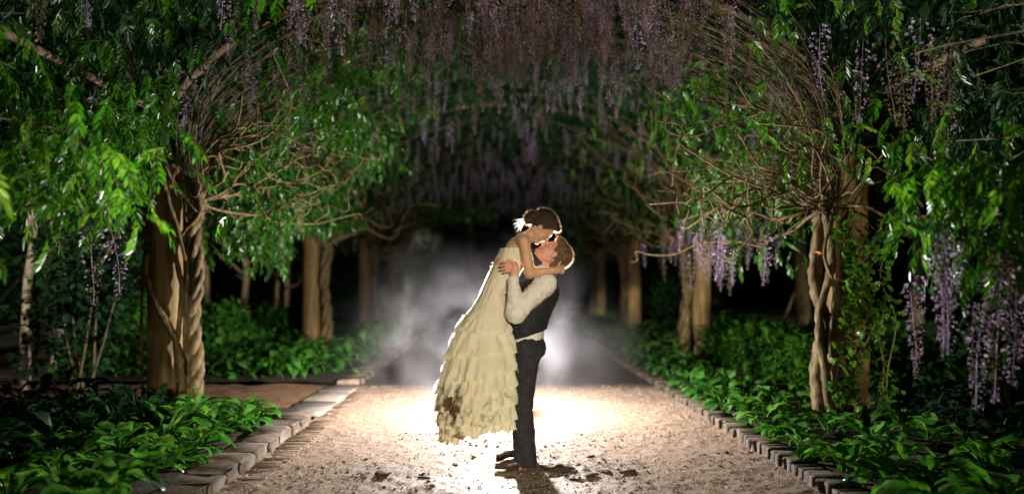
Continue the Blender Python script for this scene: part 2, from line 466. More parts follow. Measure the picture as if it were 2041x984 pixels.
# loose pebbles on the path
octa = np.array([[1, 0, 0], [-1, 0, 0], [0, 1, 0], [0, -1, 0], [0, 0, 1], [0, 0, -1]], float)
octf = [np.array([[0, 2, 4], [2, 1, 4], [1, 3, 4], [3, 0, 4], [2, 0, 5], [1, 2, 5], [3, 1, 5], [0, 3, 5]])]
n = 15000
yy = -1.5 + 6.35 * rng.random(n) ** 1.25
pos = np.stack([rng.uniform(PL, PR, n), yy, np.zeros(n)], -1)
keep = noise3(pos, 1.7) + 0.7 * noise3(pos, 6) + rng.normal(0, 0.2, n) > -0.1
pos = pos[keep]; n = len(pos)
pos[:, 2] = path_z(pos) + 0.002
ss = 0.0035 + 0.007 * rng.random(n) ** 3
R = euler_mats(rng.uniform(0, 6.3, n), rng.uniform(-.6, .6, n), rng.uniform(-.6, .6, n))
v, f = scatter(octa * (1.3, 0.9, 0.75), octf, pos, R, ss)
tag(part("gravel", v, f, M['pebble'], smooth=False), "loose tan gravel strewn over the path", "gravel", kind="stuff")

# dark clods of mud kicked up on the path in front of the couple
def clod_mesh(seed, mat=None):
    r = np.random.default_rng(seed)
    u, vv = np.meshgrid(np.linspace(0, 2 * np.pi, 12, endpoint=False), np.linspace(0.15, np.pi - 0.15, 8), indexing='ij')
    d = np.stack([np.cos(u) * np.sin(vv), np.sin(u) * np.sin(vv), np.cos(vv)], -1).reshape(-1, 3)
    rr = 1 + 1.2 * fbm(d + seed * 3.3, 1.6, 3)
    p = d * rr[:, None] * (1.0, 0.75, 0.38)
    q = []
    for i in range(12):
        for j in range(7):
            a, b = i * 8 + j, ((i + 1) % 12) * 8 + j
            q.append([a, a + 1, b + 1, b])
    t = [[i * 8, ((i + 1) % 12) * 8, 96] for i in range(12)] + [[((i + 1) % 12) * 8 + 7, i * 8 + 7, 97] for i in range(12)]
    p = np.concatenate([p, [[0, 0, p[::8, 2].mean()], [0, 0, p[7::8, 2].mean()]]])
    return mesh_data("mud_clod", p, [np.array(q), np.array(t)], M['mud'])
n = 1500
pos = np.stack([rng.uniform(PL + .2, PR - .1, n), rng.uniform(-1.3, 1.4, n), np.zeros(n)], -1)
pos = pos[noise3(pos, 2.3) + .5 * noise3(pos, 9) + rng.normal(0, .1, n) > .08]; n = len(pos)
pos[:, 2] = path_z(pos) + .003
v, f = scatter(octa * (1.5, .9, .6), octf, pos, euler_mats(rng.uniform(0, 6.3, n), rng.uniform(-.4, .4, n), rng.uniform(-.4, .4, n)), .006 + .013 * rng.random(n) ** 3)
tag(part("mud_crumbs", v, f, M['mud'], smooth=False), "dark crumbs of mud scattered on the gravel round the couple", "mud", kind="stuff")
clods = [clod_mesh(k) for k in range(4)]
spots = [(0.48, -0.14, 0.085, 'large dark mud clod beside the groom\'s heel'), (-0.82, -0.30, 0.075, 'dark mud clod lying alone in front of the dress'),
         (0.40, -0.10, 0.045, 'small mud clod between the shoe and the large clod'), (0.70, -0.33, 0.05, 'mud clod on the gravel just right of the man\'s shadow'),
         (0.83, -0.20, 0.045, 'mud clod nearest the right kerb among the clods'), (0.99, -0.24, 0.055, 'flat mud clod in the gravel ruts toward the right kerb'),
         (-0.62, -0.34, 0.035, 'small mud clod right of the lone clod'), (-0.50, -0.36, 0.04, 'mud crumb in the gravel below the dress hem'),
         (-0.98, -0.26, 0.035, 'small mud crumb left of the lone clod'), (0.57, -0.40, 0.04, 'mud crumb at the bottom edge beside the shadow'),
         (0.78, 0.33, 0.035, 'mud lump on the gravel behind the groom\'s heel line'), (-0.30, 0.10, 0.035, 'mud lump under the dress hem beside the shoe toe')]
for k, (x, y, s, lab) in enumerate(spots):
    z = float(path_z(np.array([[x, y, 0.0]]))[0]) + s * 0.12
    o = put("mud_clod", clods[k % 4], None, (x, y, z), (0, 0, k * 1.3), (s * 1.2, s * 0.9, s * 0.7))
    tag(o, lab, "mud clod", "mud clods on the gravel path")

# ---------------------------------------------------------------- kerbs
kerb_l = tag(empty("kerb"), kind="structure")
kerb_l.location = (PL - 0.13, 0, 0)
y = -3.0; k = 0
while y < 22:
    L = 0.24 + 0.17 * random.random()
    if not (2.15 < y + L / 2 < 4.62):
        v, f = rough_box(0.27 + .05 * random.random(), L - 0.02, 0.085 + 0.03 * random.random(), 100 + k, 0.011, .022)
        me = mesh_data("kerb_stone", v, f, M['stone'], smooth=False)
        put("kerb_stone", me, kerb_l, (PL - 0.15 + random.uniform(-.015, .015), y + L / 2, -0.01), (0, 0, random.uniform(-.05, .05)))
    y += L; k += 1
for yy0, LL in ((2.32, 0.80), (3.14, 0.78), (3.94, 0.66)):
    v, f = rough_box(0.42, LL - 0.02, 0.05, 700 + int(yy0 * 10), 0.004, 0.012)
    put("threshold_slab", mesh_data("threshold_slab", v, f, M['slab'], smooth=False), kerb_l, (PL - 0.18, yy0 + LL / 2, -0.005))
bricks = []
for k in range(6):
    v, f = rough_box(0.21, 0.058, 0.05, 300 + k, 0.003, 0.008)
    bricks.append(mesh_data("brick", v, f, M['brick'], smooth=False))
gut = tag(empty("brick_gutter"), kind="structure")
gut.location = (PL + 0.12, 0, 0)
y = -1.4; k = 0
while y < 4.2:
    put("brick", bricks[k % 6], gut, (PL + 0.115 + random.uniform(-.01, .01), y, -0.043 + random.uniform(-.008, .007)), (random.uniform(-.06, .06), random.uniform(-.04, .04), 0.12 + random.uniform(-.05, .05)))
    y += 0.072; k += 1
kerb_r = tag(empty("kerb"), kind="structure")
kerb_r.location = (PR + 0.1, 0, 0)
kb = []
for k in range(6):
    v, f = rough_box(0.20, 0.098, 0.10, 400 + k, 0.006, 0.014)
    kb.append(mesh_data("brick", v, f, M['stone'], smooth=False))
y = -1.6; k = 0
while y < 12:
    put("brick", kb[k % 6], kerb_r, (PR + 0.10 + random.uniform(-.012, .012), y, -0.02 + random.uniform(-.012, .012)), (0, 0, random.uniform(-.07, .07)))
    y += 0.112; k += 1
v, f = rough_box(0.2, 14, 0.12, 5, 0.0)
put("far_kerb", mesh_data("far_kerb", v, f, M['stone'], smooth=False), kerb_r, (PR + 0.10, 19, -0.02))

# ---------------------------------------------------------------- pergola
AX, AW = 0.05, 3.52            # arch centre line and half width
SPR, RISE = 2.3, 2.1
def arch(s, y, out=0.0):
    th = np.pi * np.asarray(s)
    n = np.stack([-np.cos(th) * 0.9, 0 * th, np.sin(th)], -1)
    return np.stack([AX - AW * np.cos(th), np.broadcast_to(y, th.shape) + 0 * th, SPR + RISE * np.sin(th)], -1) + n * np.asarray(out)[..., None]

pergola = empty("pergola", (AX, 2, 0), "round timber posts and arched ribs of the wisteria tunnel over the path", "pergola")
POSTS_L = [(-3.47, 2.25), (-3.42, 8.7), (-3.45, 14.9), (-3.45, 21)]
POSTS_R = [(3.50, 1.75), (3.66, 7.9), (3.6, 14.2), (3.6, 20.5)]
POSTS_N = [(-3.5, -4.0), (3.55, -4.3)]
def post(x, y, r=0.175, h=2.65):
    zz = np.linspace(-0.05, h, 40)
    a = np.linspace(0, 2 * np.pi, 28, endpoint=False)
    Z, A = np.meshgrid(zz, a, indexing='ij')
    p = np.stack([x + np.cos(A) * r, y + np.sin(A) * r, Z], -1).reshape(-1, 3)
    rr = r * (1.06 - 0.10 * Z.ravel() / h) + 0.012 * fbm(p * (1, 1, 0.25), 5, 3) + 0.006 * noise3(p * (1, 1, .1), 30)
    p = np.stack([x + np.cos(A.ravel()) * rr, y + np.sin(A.ravel()) * rr, Z.ravel()], -1)
    m = 28
    i = np.arange(39)[:, None] * m; j = np.arange(m)[None]
    q = np.stack([i + j, i + (j + 1) % m, i + m + (j + 1) % m, i + m + j], -1).reshape(-1, 4)
    p = np.concatenate([p, [[x, y, h + 0.01]]])
    t = np.array([[39 * m + k, 39 * m + (k + 1) % m, 40 * m] for k in range(m)])
    return part("post", p, [q, t], M['wood'], pergola)
for x, y in POSTS_L + POSTS_R + POSTS_N:
    post(x, y, 0.19 if x > 3.45 and y < 3 else 0.175)
for (xa, ya), (xb, yb) in list(zip(POSTS_L, POSTS_R)) + [tuple(POSTS_N)]:
    s = np.linspace(0, 1, 30)
    p = arch(s, 0.0, 0.30); p[:, 1] = ya + (yb - ya) * s
    v, q, t = tube_vf(p, 0.055, 8)
    part("arch_rib", v, [q, t], M['tree_bark'], pergola)
for s in (0.12, 0.3, 0.7, 0.88):
    yy = np.linspace(-5, 22, 12)
    p = arch(np.full(12, s), 0.0, 0.38); p[:, 1] = yy
    v, q, t = tube_vf(p, 0.035, 6)
    part("purlin", v, [q, t], M['tree_bark'], pergola)

# ---------------------------------------------------------------- leaf and flower templates
def leaflet(L, W, fold=0.25):
    """blade along +X, base at origin"""
    v = np.array([[0, 0, 0], [0.28, 0.42, fold * .4], [0.65, 0.40, fold * .35], [1, 0, -0.12], [0.65, -0.40, fold * .35], [0.28, -0.42, fold * .4]]) * (L, W, W)
    return v, np.array([[0, 3, 2, 1], [0, 5, 4, 3]])

def pinnate(seed, pairs=6):
    r = np.random.default_rng(seed)
    b = Bag()
    droop = 0.9 + 0.5 * r.random()
    def rach(t):
        return np.array([np.sin(droop * t) / droop, 0, -(1 - np.cos(droop * t)) / droop])
    for k in range(pairs):
        t = 0.22 + 0.74 * k / pairs
        o = rach(t)
        for sgn in (1, -1):
            L = (0.27 + 0.05 * np.sin(np.pi * k / pairs)) * r.uniform(.85, 1.1)
            v, q = leaflet(L, L * 0.36)
            yaw = sgn * r.uniform(0.8, 1.15); pit = droop * t * 0.7 + r.uniform(0.1, 0.6)
            R = euler_mats(np.array([yaw]), np.array([pit]), np.array([sgn * r.uniform(-.3, .5)]))[0]
            b.add(v @ R.T + o, q)
    v, q = leaflet(0.30, 0.11)
    R = euler_mats(np.array([0.]), np.array([droop]), np.array([0.]))[0]
    b.add(v @ R.T + rach(0.97), q)
    tt = np.linspace(0, 1, 5)
    rp = np.array([rach(t) for t in tt])
    wv = np.concatenate([rp + (0, 0.007, 0), rp - (0, 0.007, 0)])
    b.add(wv, np.array([[i, i + 1, i + 6, i + 5] for i in range(4)]))
    return b.get()
PIN = [pinnate(k, 5 + k % 3) for k in range(5)]
PIN_ME = [mesh_data("leaf", v, f, M['leaf']) for v, f in PIN]

def raceme(seed, n=95):
    """hanging flower chain, unit length down -Z from the origin"""
    r = np.random.default_rng(seed)
    b = Bag()
    pet = np.array([[0, 0, 0], [0.55, 0.45, 0.1], [1, 0.1, -0.15], [0.6, -0.45, 0.1], [0.35, 0.0, 0.45]])
    pq = np.array([[0, 1, 2], [0, 2, 3], [0, 4, 1], [0, 3, 4]])
    t = np.sort(r.random(n) ** 0.85)
    wid = 0.115 * np.clip((1 - t) ** 0.55, .12, 1) * (0.55 + 0.45 * np.clip(t * 7, 0, 1)) * r.uniform(.45, 1.1, n)
    ang = r.uniform(0, 6.283, n)
    sway = 0.03 * np.sin(t * 4 + seed)
    pos = np.stack([np.cos(ang) * wid + sway, np.sin(ang) * wid, -t], -1)
    R = euler_mats(ang, r.uniform(-.2, .9, n), r.uniform(-1, 1, n))
    sz = 0.046 * (1.15 - 0.7 * t) * r.uniform(.7, 1.3, n)
    v, f = scatter(pet, [pq], pos, R, sz)
    b.add(v, None, f[0])
    tt = np.linspace(0, 1, 7)
    sp = np.stack([0.03 * np.sin(tt * 4 + seed), 0 * tt, -tt], -1)
    v, q, tr = tube_vf(sp, 0.006, 3)
    b.add(v, q, tr)
    return b.get()
RAC = [raceme(k, 80 + 14 * (k % 4)) for k in range(6)]
RAC_ME = [mesh_data("flower_raceme", v, f, M['flower'], smooth=False) for v, f in RAC]

def leaves_joined(name, pos, yaw, pitch, size, parent, mat=None):
    b = Bag()
    idx = rng.integers(0, 5, len(pos))
    for k in range(5):
        m = idx == k
        if not m.any(): continue
        R = euler_mats(yaw[m], pitch[m], rng.uniform(-.5, .5, m.sum()))
        v, f = scatter(PIN[k][0], PIN[k][1], pos[m], R, size[m])
        b.add(v, f[0], f[1] if len(f) > 1 else None)
    v, f = b.get()
    return part(name, v, f, mat or M['leaf'], parent, kind="stuff")

def leaf_parts(pos, yaw, pitch, size, parent):
    for p, a, b, s in zip(pos, yaw, pitch, size):
        put("leaf", PIN_ME[random.randrange(5)], parent, p, Euler((random.uniform(-.4, .4), b, a)), s)

def racemes_joined(pos, L, parent):
    b = Bag()
    idx = rng.integers(0, 6, len(pos))
    for k in range(6):
        m = idx == k
        if not m.any(): continue
        R = euler_mats(rng.uniform(0, 6.3, m.sum()), rng.normal(0, .06, m.sum()), rng.normal(0, .06, m.sum()))
        v, f = scatter(RAC[k][0], RAC[k][1], pos[m], R, L[m])
        b.add(v, f[0] if f[0].shape[1] == 4 else None, f[1] if len(f) > 1 else None)
    v, f = b.get()
    return part("flower_racemes_in_the_depth", v, f, M['flower'], parent, smooth=False, kind="stuff")

def raceme_parts(pos, L, parent, fat=1.0):
    for p, l in zip(pos, L):
        put("flower_raceme", RAC_ME[random.randrange(6)], parent, p, Euler((random.gauss(0, .05), random.gauss(0, .05), random.uniform(0, 6.3))), (l * fat * random.uniform(.8, 1.25), l * fat * random.uniform(.8, 1.25), l))

def wander(a, b, n, amp, freq=1.6, sag=0.0, seed=0):
    t = np.linspace(0, 1, n)[:, None]
    p = np.asarray(a) * (1 - t) + np.asarray(b) * t
    q = np.concatenate([t * freq + seed * 1.37, 0 * t + seed * 0.71, 0 * t], 1)
    off = np.stack([fbm(q + 11 * k, 2.0, 3) for k in range(3)], -1)
    off -= off[:1]
    p = p + off * amp * 2 * np.sin(np.clip(t * 1.2, 0, 1) * np.pi / 2)
    p[:, 2] -= sag * (np.sin(t[:, 0] * np.pi))
    return p

# ---------------------------------------------------------------- wisteria vines
def shoots(root, side, base, n, s_lo, s_hi, dy_lo, dy_hi, r0=0.012, inward=0.0, amp=0.12, seed=0, out=(-.1, .25)):
    """thin whips fanning from the top of a post over the arch: one tangle nobody could count"""
    r = np.random.default_rng(seed)
    b = Bag()
    for k in range(n):
        m = 16
        t = np.linspace(0, 1, m)
        s_end = r.uniform(s_lo, s_hi); dy = r.uniform(dy_lo, dy_hi)
        s0 = r.uniform(0.0, 0.05)
        s = s0 + (s_end - s0) * t
        if side > 0: s = 1 - s
        o = r.uniform(*out)
        p = arch(s, base[1] + dy * t ** 0.8, o * np.sin(t * np.pi * .6))
        p[:, 0] -= side * inward * np.sin(t * np.pi) * r.random()
        w = np.clip(1 - t * 3.0, 0, 1)[:, None]
        p = p * (1 - w) + (np.array(base) + r.normal(0, .07, 3) * (1, 1, 2.0)) * w
        q = np.stack([t * 2 + k * 1.9, 0 * t + k * .77 + seed, 0 * t], -1)
        off = np.stack([fbm(q + 7 * j, 1.5, 3) for j in range(3)], -1)
        p += (off - off[:1]) * amp * 2 * t[:, None] ** .5
        rr = r0 * r.uniform(.35, 1.0) * (1 - 0.75 * t)
        b.add(*tube_vf(p, rr, 4))
    v, f = b.get()
    return part("twigs", v, f, M['twig'], root, kind="stuff")

def branch(root, pts, r0, r1, mat=None, sides=8, n=30, knob=0.0):
    p = spline(pts, n)
    t = np.linspace(0, 1, n)
    rr = r0 + (r1 - r0) * t
    rr = rr * (1 + 0.18 * fbm(p, 6, 2) + knob * np.clip(noise3(p, 5), 0, 1))
    v, q, tr = tube_vf(p, rr, sides)
    return part("branch", v, [q, tr], mat or M['bark'], root)

def gnarl(v, p, sides, amp, scale=22):
    c = np.repeat(p, sides, axis=0)
    k = len(c)
    d = v[:k] - c
    v = v.copy()
    v[:k] = c + d * (1 + amp * (fbm(v[:k] * (1, 1, .45), scale, 3)))[:, None]
    return v
def rope_stem(root, pts, r, turns, strands=3, n=150):
    """several stems twisted round each other like a rope"""
    p = spline(pts, n)
    t = np.linspace(0, 1, n)
    for k in range(strands):
        a = 2 * np.pi * (k / strands + turns * t)
        tn = np.gradient(p, axis=0); tn /= np.linalg.norm(tn, axis=1, keepdims=True)
        u = np.cross(tn, [0.0, 1.0, 0.05]); u /= np.linalg.norm(u, axis=1, keepdims=True)
        w_ = np.cross(tn, u)
        rad = r * (1 + .15 * np.sin(t * 9))
        c = p + (np.cos(a) * rad)[:, None] * u * .62 + (np.sin(a) * rad)[:, None] * w_ * .62
        v, q, tr = tube_vf(c, rad * 0.66, 14)
        v = gnarl(v, c, 14, .55)
        part("stem", v, [q, tr], M['bark'], root)

def stem(root, pts, r0, r1, n=90, mat=None):
    p = spline(pts, n)
    rr = np.linspace(r0, r1, n) * (1 + 0.22 * fbm(p, 7, 2))
    v, q, tr = tube_vf(p, rr, 14)
    v = gnarl(v, p, 14, .6)
    return part("stem", v, [q, tr], mat or M['bark'], root)

def canopy_points(n, s_lo, s_hi, y_lo, y_hi, depth_lo=-0.5, depth_hi=0.25):
    s = rng.uniform(s_lo, s_hi, n); y = rng.uniform(y_lo, y_hi, n)
    p = arch(s, 0.0, rng.uniform(depth_lo, depth_hi, n)); p[:, 1] = y
    return p

def clumped(p, scale=1.1, thr=0.0, amt=0.25):
    k = noise3(p, scale) + rng.normal(0, amt * .5, len(p))
    return p[k > thr]

def droop_leaves(p):
    n = len(p)
    return rng.uniform(0, 6.283, n), rng.uniform(-0.5, 1.2, n), rng.uniform(0.15, 0.27, n)

def clear_posts(p):
    D = p[:, 1] + 6.0
    low = p[:, 2] < 1.39 + .075 * D
    mid = (p[:, 0] > -.262 * D) & (p[:, 0] < .292 * D)
    return p[~(low & mid & (p[:, 1] > 2.6))]

def split_near(p, m):
    """the m points that show largest (nearest to the camera) and the rest"""
    d = np.linalg.norm(p - np.array([0, -6.0, 1.4]), axis=1)
    i = np.argsort(d)
    return p[i[:m]], p[i[m:]]

# --- the vine on the nearest visible post of the left row
VL1 = empty("wisteria_vine", (-3.2, 2.2, 0), "leafy wisteria with rope-twisted stems climbing the large bare left post", "wisteria")
bx, by = -3.47, 2.25
rope_stem(VL1, [(bx + .36, by - .22, -.02), (bx + .40, by - .2, .5), (bx + .37, by - .18, 1.0), (bx + .40, by - .15, 1.5), (bx + .33, by - .1, 2.0), (bx + .38, by, 2.4)], 0.062, 4.2, 3)
stem(VL1, [(bx + .26, by - .24, -.02), (bx + .27, by - .24, .45), (bx + .20, by - .25, .85), (bx + .02, by - .26, 1.2), (bx - .12, by - .2, 1.5), (bx - .14, by - .1, 1.8)], 0.052, 0.026)
stem(VL1, [(bx + .24, by - .1, -.02), (bx + .2, by - .2, .7), (bx + .26, by - .2, 1.3), (bx + .2, by - .2, 1.8), (bx + .42, by - .15, 2.15), (bx + .3, by - .1, 2.5)], 0.03, 0.024)
stem(VL1, [(bx + .30, by - .05, -.02), (bx + .29, by - .18, .9), (bx + .3, by - .2, 1.6), (bx + .14, by - .22, 2.2), (bx + .02, by - .24, 2.6), (bx - .25, by - .3, 2.9), (bx - .55, by - .3, 2.95)], 0.034, 0.016)
stem(VL1, [(bx - .17, by - .1, -.02), (bx - .2, by - .12, .8), (bx - .17, by - .15, 1.4), (bx - .19, by, 2.2)], 0.016, 0.012)
top = (bx + .36, by - .1, 2.25)
for k, (e, z, dyy, r0) in enumerate([(1.0, .7, .2, .035), (1.3, .45, 1.2, .03), (.9, .9, -.6, .028), (1.6, 1.0, .6, .03), (.7, .2, 1.9, .03), (1.1, .25, 2.6, .026), (.5, 1.2, -.9, .024), (1.9, 1.25, 1.6, .024), (1.5, .75, 2.8, .022), (-.8, .9, -.8, .022)]):
    p = wander(top, (top[0] + e, top[1] + dyy, top[2] + z), 9, .30, 3.0, seed=k + 3)
    branch(VL1, p, r0 * .62, r0 * .22, n=30)
    for j in range(3):
        c0 = p[3 + j]
        branch(VL1, wander(c0, c0 + np.array([random.uniform(.1, .9), random.uniform(-.6, .9), random.uniform(-.15, .5)]), 8, .22, 3.0, seed=k * 5 + j), r0 * .36, r0 * .14, n=20, sides=6)
shoots(VL1, -1, top, 60, 0.14, 0.5, -1.0, 4.0, 0.008, 0.25, 0.18, 11)
p = canopy_points(5600, 0.02, 0.42, -2.5, 5.2, -0.6, 0.35)
p = clumped(p, 2.1, 0.14, .12)
p = p[~((p[:, 2] > 3.0) & (p[:, 1] < 2.2) & (rng.random(len(p)) < .6))]
q = canopy_points(2400, 0.0, 0.15, 2.9, 8.0, -0.7, 0.2); q[:, 2] -= rng.random(len(q)) ** 1.5 * .75; q[:, 0] += rng.random(len(q)) * .4
w_ = clumped(canopy_points(1500, 0.04, 0.33, 1.6, 6.5, -1.0, -.35), 2.2, .02, .2)
p = clear_posts(np.concatenate([p, clumped(q, 1.6, -0.08), w_]))
a, b = split_near(p, 260)
leaf_parts(a, *droop_leaves(a), VL1)
leaves_joined("foliage", b, *droop_leaves(b), VL1)

# --- the vine on the nearest visible post of the right row
VR1 = empty("wisteria_vine", (3.3, 1.7, 0), "twiggy wisteria with few leaves wrapped round the thick right post", "wisteria")
bx, by = 3.50, 1.75
stem(VR1, [(bx - .30, by - .16, -.02), (bx - .34, by - .1, .5), (bx - .28, by - .1, 1.0), (bx - .36, by - .1, 1.5), (bx - .28, by - .1, 2.3)], 0.075, 0.05)
stem(VR1, [(bx - .22, by - .2, -.02), (bx - .32, by - .22, .6), (bx - .36, by - .2, 1.1), (bx - .25, by - .22, 1.6), (bx - .3, by - .15, 2.2)], 0.045, 0.035)
stem(VR1, [(bx - .12, by - .24, -.02), (bx - .20, by - .25, .35), (bx - .28, by - .26, .8), (bx - .24, by - .25, 1.35), (bx - .33, by - .25, 1.7), (bx - .2, by - .2, 2.2)], 0.022, 0.016)
stem(VR1, [(bx + .12, by - .22, 1.05), (bx + .02, by - .25, 1.25), (bx + .08, by - .26, 1.5), (bx + .2, by - .22, 1.75), (bx + .24, by - .2, 2.05)], 0.014, 0.011)
stem(VR1, [(bx - .15, by - .22, 1.5), (bx - .02, by - .27, 1.75), (bx - .1, by - .25, 2.0), (bx + .05, by - .2, 2.3)], 0.02, 0.016)
top = (bx - .25, by - .1, 2.15)
for k, (e, z, dyy, r0) in enumerate([(-1.0, -.05, .3, .034), (-1.2, .15, .9, .03), (-.8, .3, -.5, .026), (-1.5, .6, .6, .028), (-.9, .02, 1.7, .03), (-1.1, .3, 2.4, .026), (-1.9, 1.2, .3, .024), (-1.2, 1.3, -.6, .022), (-.7, -.1, 1.0, .03), (.9, .25, -1.2, .026), (1.0, .8, -1.0, .02), (-.5, 1.6, -.3, .02)]):
    p = wander(top, (top[0] + e, top[1] + dyy, top[2] + z), 9, .32, 3.0, seed=k + 43)
    branch(VR1, p, r0 * .62, r0 * .22, n=30)
    for j in range(3):
        c0 = p[3 + j]
        branch(VR1, wander(c0, c0 + np.array([random.uniform(-.9, -.1), random.uniform(-.6, .9), random.uniform(-.25, .4)]), 8, .25, 3.0, seed=k * 5 + j + 77), r0 * .36, r0 * .14, n=20, sides=6)
shoots(VR1, 1, top, 115, 0.16, 0.56, -1.2, 3.4, 0.0075, 0.30, 0.14, 23)
shoots(VR1, 1, top, 50, 0.03, 0.22, 0.2, 4.0, 0.008, 0.9, 0.30, 29, out=(-.5, -.1))
p = canopy_points(900, 0.72, 0.98, -2.5, 5.0, -0.5, 0.25)
p = clumped(p, 1.5, 0.16)
q = canopy_points(1100, 0.86, 0.99, 2.0, 7.5, -0.7, 0.1); q[:, 2] -= rng.random(len(q)) ** 1.5 * .75
w_ = clumped(canopy_points(420, 0.70, 0.95, 1.2, 4.0, -.95, -.3), 2.2, .04, .2)
p = clear_posts(np.concatenate([p, clumped(q, 1.9, 0.02), w_]))
a, b = split_near(p, 200)
leaf_parts(a, *droop_leaves(a), VR1)
leaves_joined("foliage", b, *droop_leaves(b), VR1)

# --- flower chains of the first bay, hung under the crown
n = 560
s = np.clip(rng.normal(0.52, 0.14, n), 0.2, 0.83)
pr = arch(s, 0.0, rng.uniform(-.25, .12, n)); pr[:, 1] = np.where(rng.random(n) < .8, rng.uniform(0.6, 3.3, n), rng.uniform(3.3, 5.6, n))
keep = (noise3(pr, 1.6) > -0.2) & ~((pr[:, 0] > 1.9) & (rng.random(n) < .55))
pr = pr[keep]
L = rng.uniform(.28, .78, len(pr)) * np.where(pr[:, 1] > 3.3, .7, 1) * (1 - 0.35 * np.abs((pr[:, 0] - AX) / AW))
left = pr[:, 0] < AX
for root, m in ((VL1, left), (VR1, ~left)):
    o = np.argsort(pr[m][:, 1])
    pp, ll = pr[m][o], L[m][o]
    raceme_parts(pp[:240], ll[:240], root)
    if len(pp) > 240:
        racemes_joined(pp[240:], ll[240:], root)
# hanging fringe low on the right side
n = 46
pp = np.stack([rng.uniform(2.2, 3.3, n), rng.uniform(2.0, 6.5, n), rng.uniform(1.75, 2.3, n)], -1)
raceme_parts(pp, rng.uniform(.3, .55, n), VR1)
# single chains on the left
pp = np.array([(-3.55, 1.2, 2.15), (-3.75, 1.35, 1.95), (-3.0, 1.7, 3.5), (-3.5, 1.5, 3.85), (-4.2, .4, 3.8), (-2.3, 3.2, 2.5), (-2.6, 3.6, 2.2), (-2.1, 2.6, 2.9)])
raceme_parts(pp, np.array([.85, .75, .6, .6, .5, .5, .45, .4]), VL1, 1.15)

# --- vines whose posts stand beside the camera, their sprays reach into view
def big(d):
    return d[0], d[1], d[2] * 1.02
VLN = empty("wisteria_vine", (-3.5, -4, 0), "blurred wisteria spray reaching in at the left edge of the view", "wisteria")
stem(VLN, [(-3.25, -4.1, 0), (-3.2, -4.1, 1.2), (-3.3, -4.0, 2.4)], .06, .05)
top = (-3.3, -4.0, 2.4)
for k, e in enumerate([(-2.7, -1.6, 2.2), (-2.5, -1.2, 2.0), (-3.2, -.6, 2.5), (-3.4, -.8, 3.2), (-2.3, -2.2, 3.0)]):
    branch(VLN, wander(top, e, 9, .25, 2.5, seed=60 + k), .012, .005, n=26)
shoots(VLN, -1, top, 40, 0.05, 0.4, .5, 4.0, 0.011, .2, .2, 31)
c = np.array([(-2.75, -1.3, 2.15), (-3.0, -.8, 2.25), (-2.55, -1.5, 2.0), (-3.3, -.2, 2.3), (-3.3, -.6, 2.55), (-2.6, -1.0, 2.25)])
p = (c[rng.integers(0, len(c), 320)] + rng.normal(0, 1, (320, 3)) * (.28, .35, .17))
a, b = split_near(p, 150)
leaf_parts(a, *big(droop_leaves(a)), VLN); leaves_joined("foliage", b, *big(droop_leaves(b)), VLN)
raceme_parts(np.array([(-2.42, -1.4, 2.45 + .9), (-3.0, -.8, 3.5)]), np.array([.45, .5]), VLN)

VRN = empty("wisteria_vine", (3.55, -4.3, 0), "blurred wisteria spray with long pale flower chains at the right edge", "wisteria")
stem(VRN, [(3.3, -4.3, 0), (3.25, -4.2, 1.2), (3.35, -4.2, 2.4)], .06, .05)
top = (3.3, -4.2, 2.4)
for k, e in enumerate([(2.75, -1.6, 2.0), (3.1, -1.2, 2.1), (3.0, -.6, 2.35), (3.2, -.4, 2.9), (2.6, -1.0, 2.7), (3.3, .2, 2.45)]):
    branch(VRN, wander(top, e, 9, .25, 2.5, seed=80 + k), .012, .005, n=26)
shoots(VRN, 1, top, 40, 0.05, 0.4, .5, 4.5, 0.011, .2, .2, 37)
c = np.array([(2.65, -1.45, 1.85), (2.9, -1.35, 1.9), (2.75, -1.4, 2.05), (3.05, -1.2, 2.0), (3.1, -1.4, 1.75), (2.95, -1.2, 1.65), (3.2, -1.0, 1.9)])
p = (c[rng.integers(0, len(c), 300)] + rng.normal(0, 1, (300, 3)) * (.17, .25, .15))
a, b = split_near(p, 130)
leaf_parts(a, *big(droop_leaves(a)), VRN); leaves_joined("foliage", b, *big(droop_leaves(b)), VRN)
pp = np.array([(2.62, -1.45, 1.72), (2.66, -1.4, 1.68), (2.93, -1.5, 1.7), (2.98, -1.42, 1.55), (3.08, -1.4, 1.6), (2.60, -1.2, 1.45), (2.9, -1.4, 1.3),
               (2.55, -.6, 3.1), (2.75, -.5, 3.2), (2.9, -.4, 3.0), (3.1, -.7, 3.1), (3.05, -.4, 3.3), (2.4, -.2, 3.3), (3.2, -.5, 2.9), (2.85, -.9, 2.95), (3.3, -.2, 3.2)])
ll = np.array([.75, .7, .8, .85, .8, .6, .65, .6, .7, .6, .55, .6, .5, .6, .5, .6])
raceme_parts(pp, ll, VRN, .95)
raceme_parts(pp[:7] + rng.normal(0, 1, pp[:7].shape) * (.025, .06, .1), ll[:7] * rng.uniform(.7, 1.1, 7), VRN, .95)

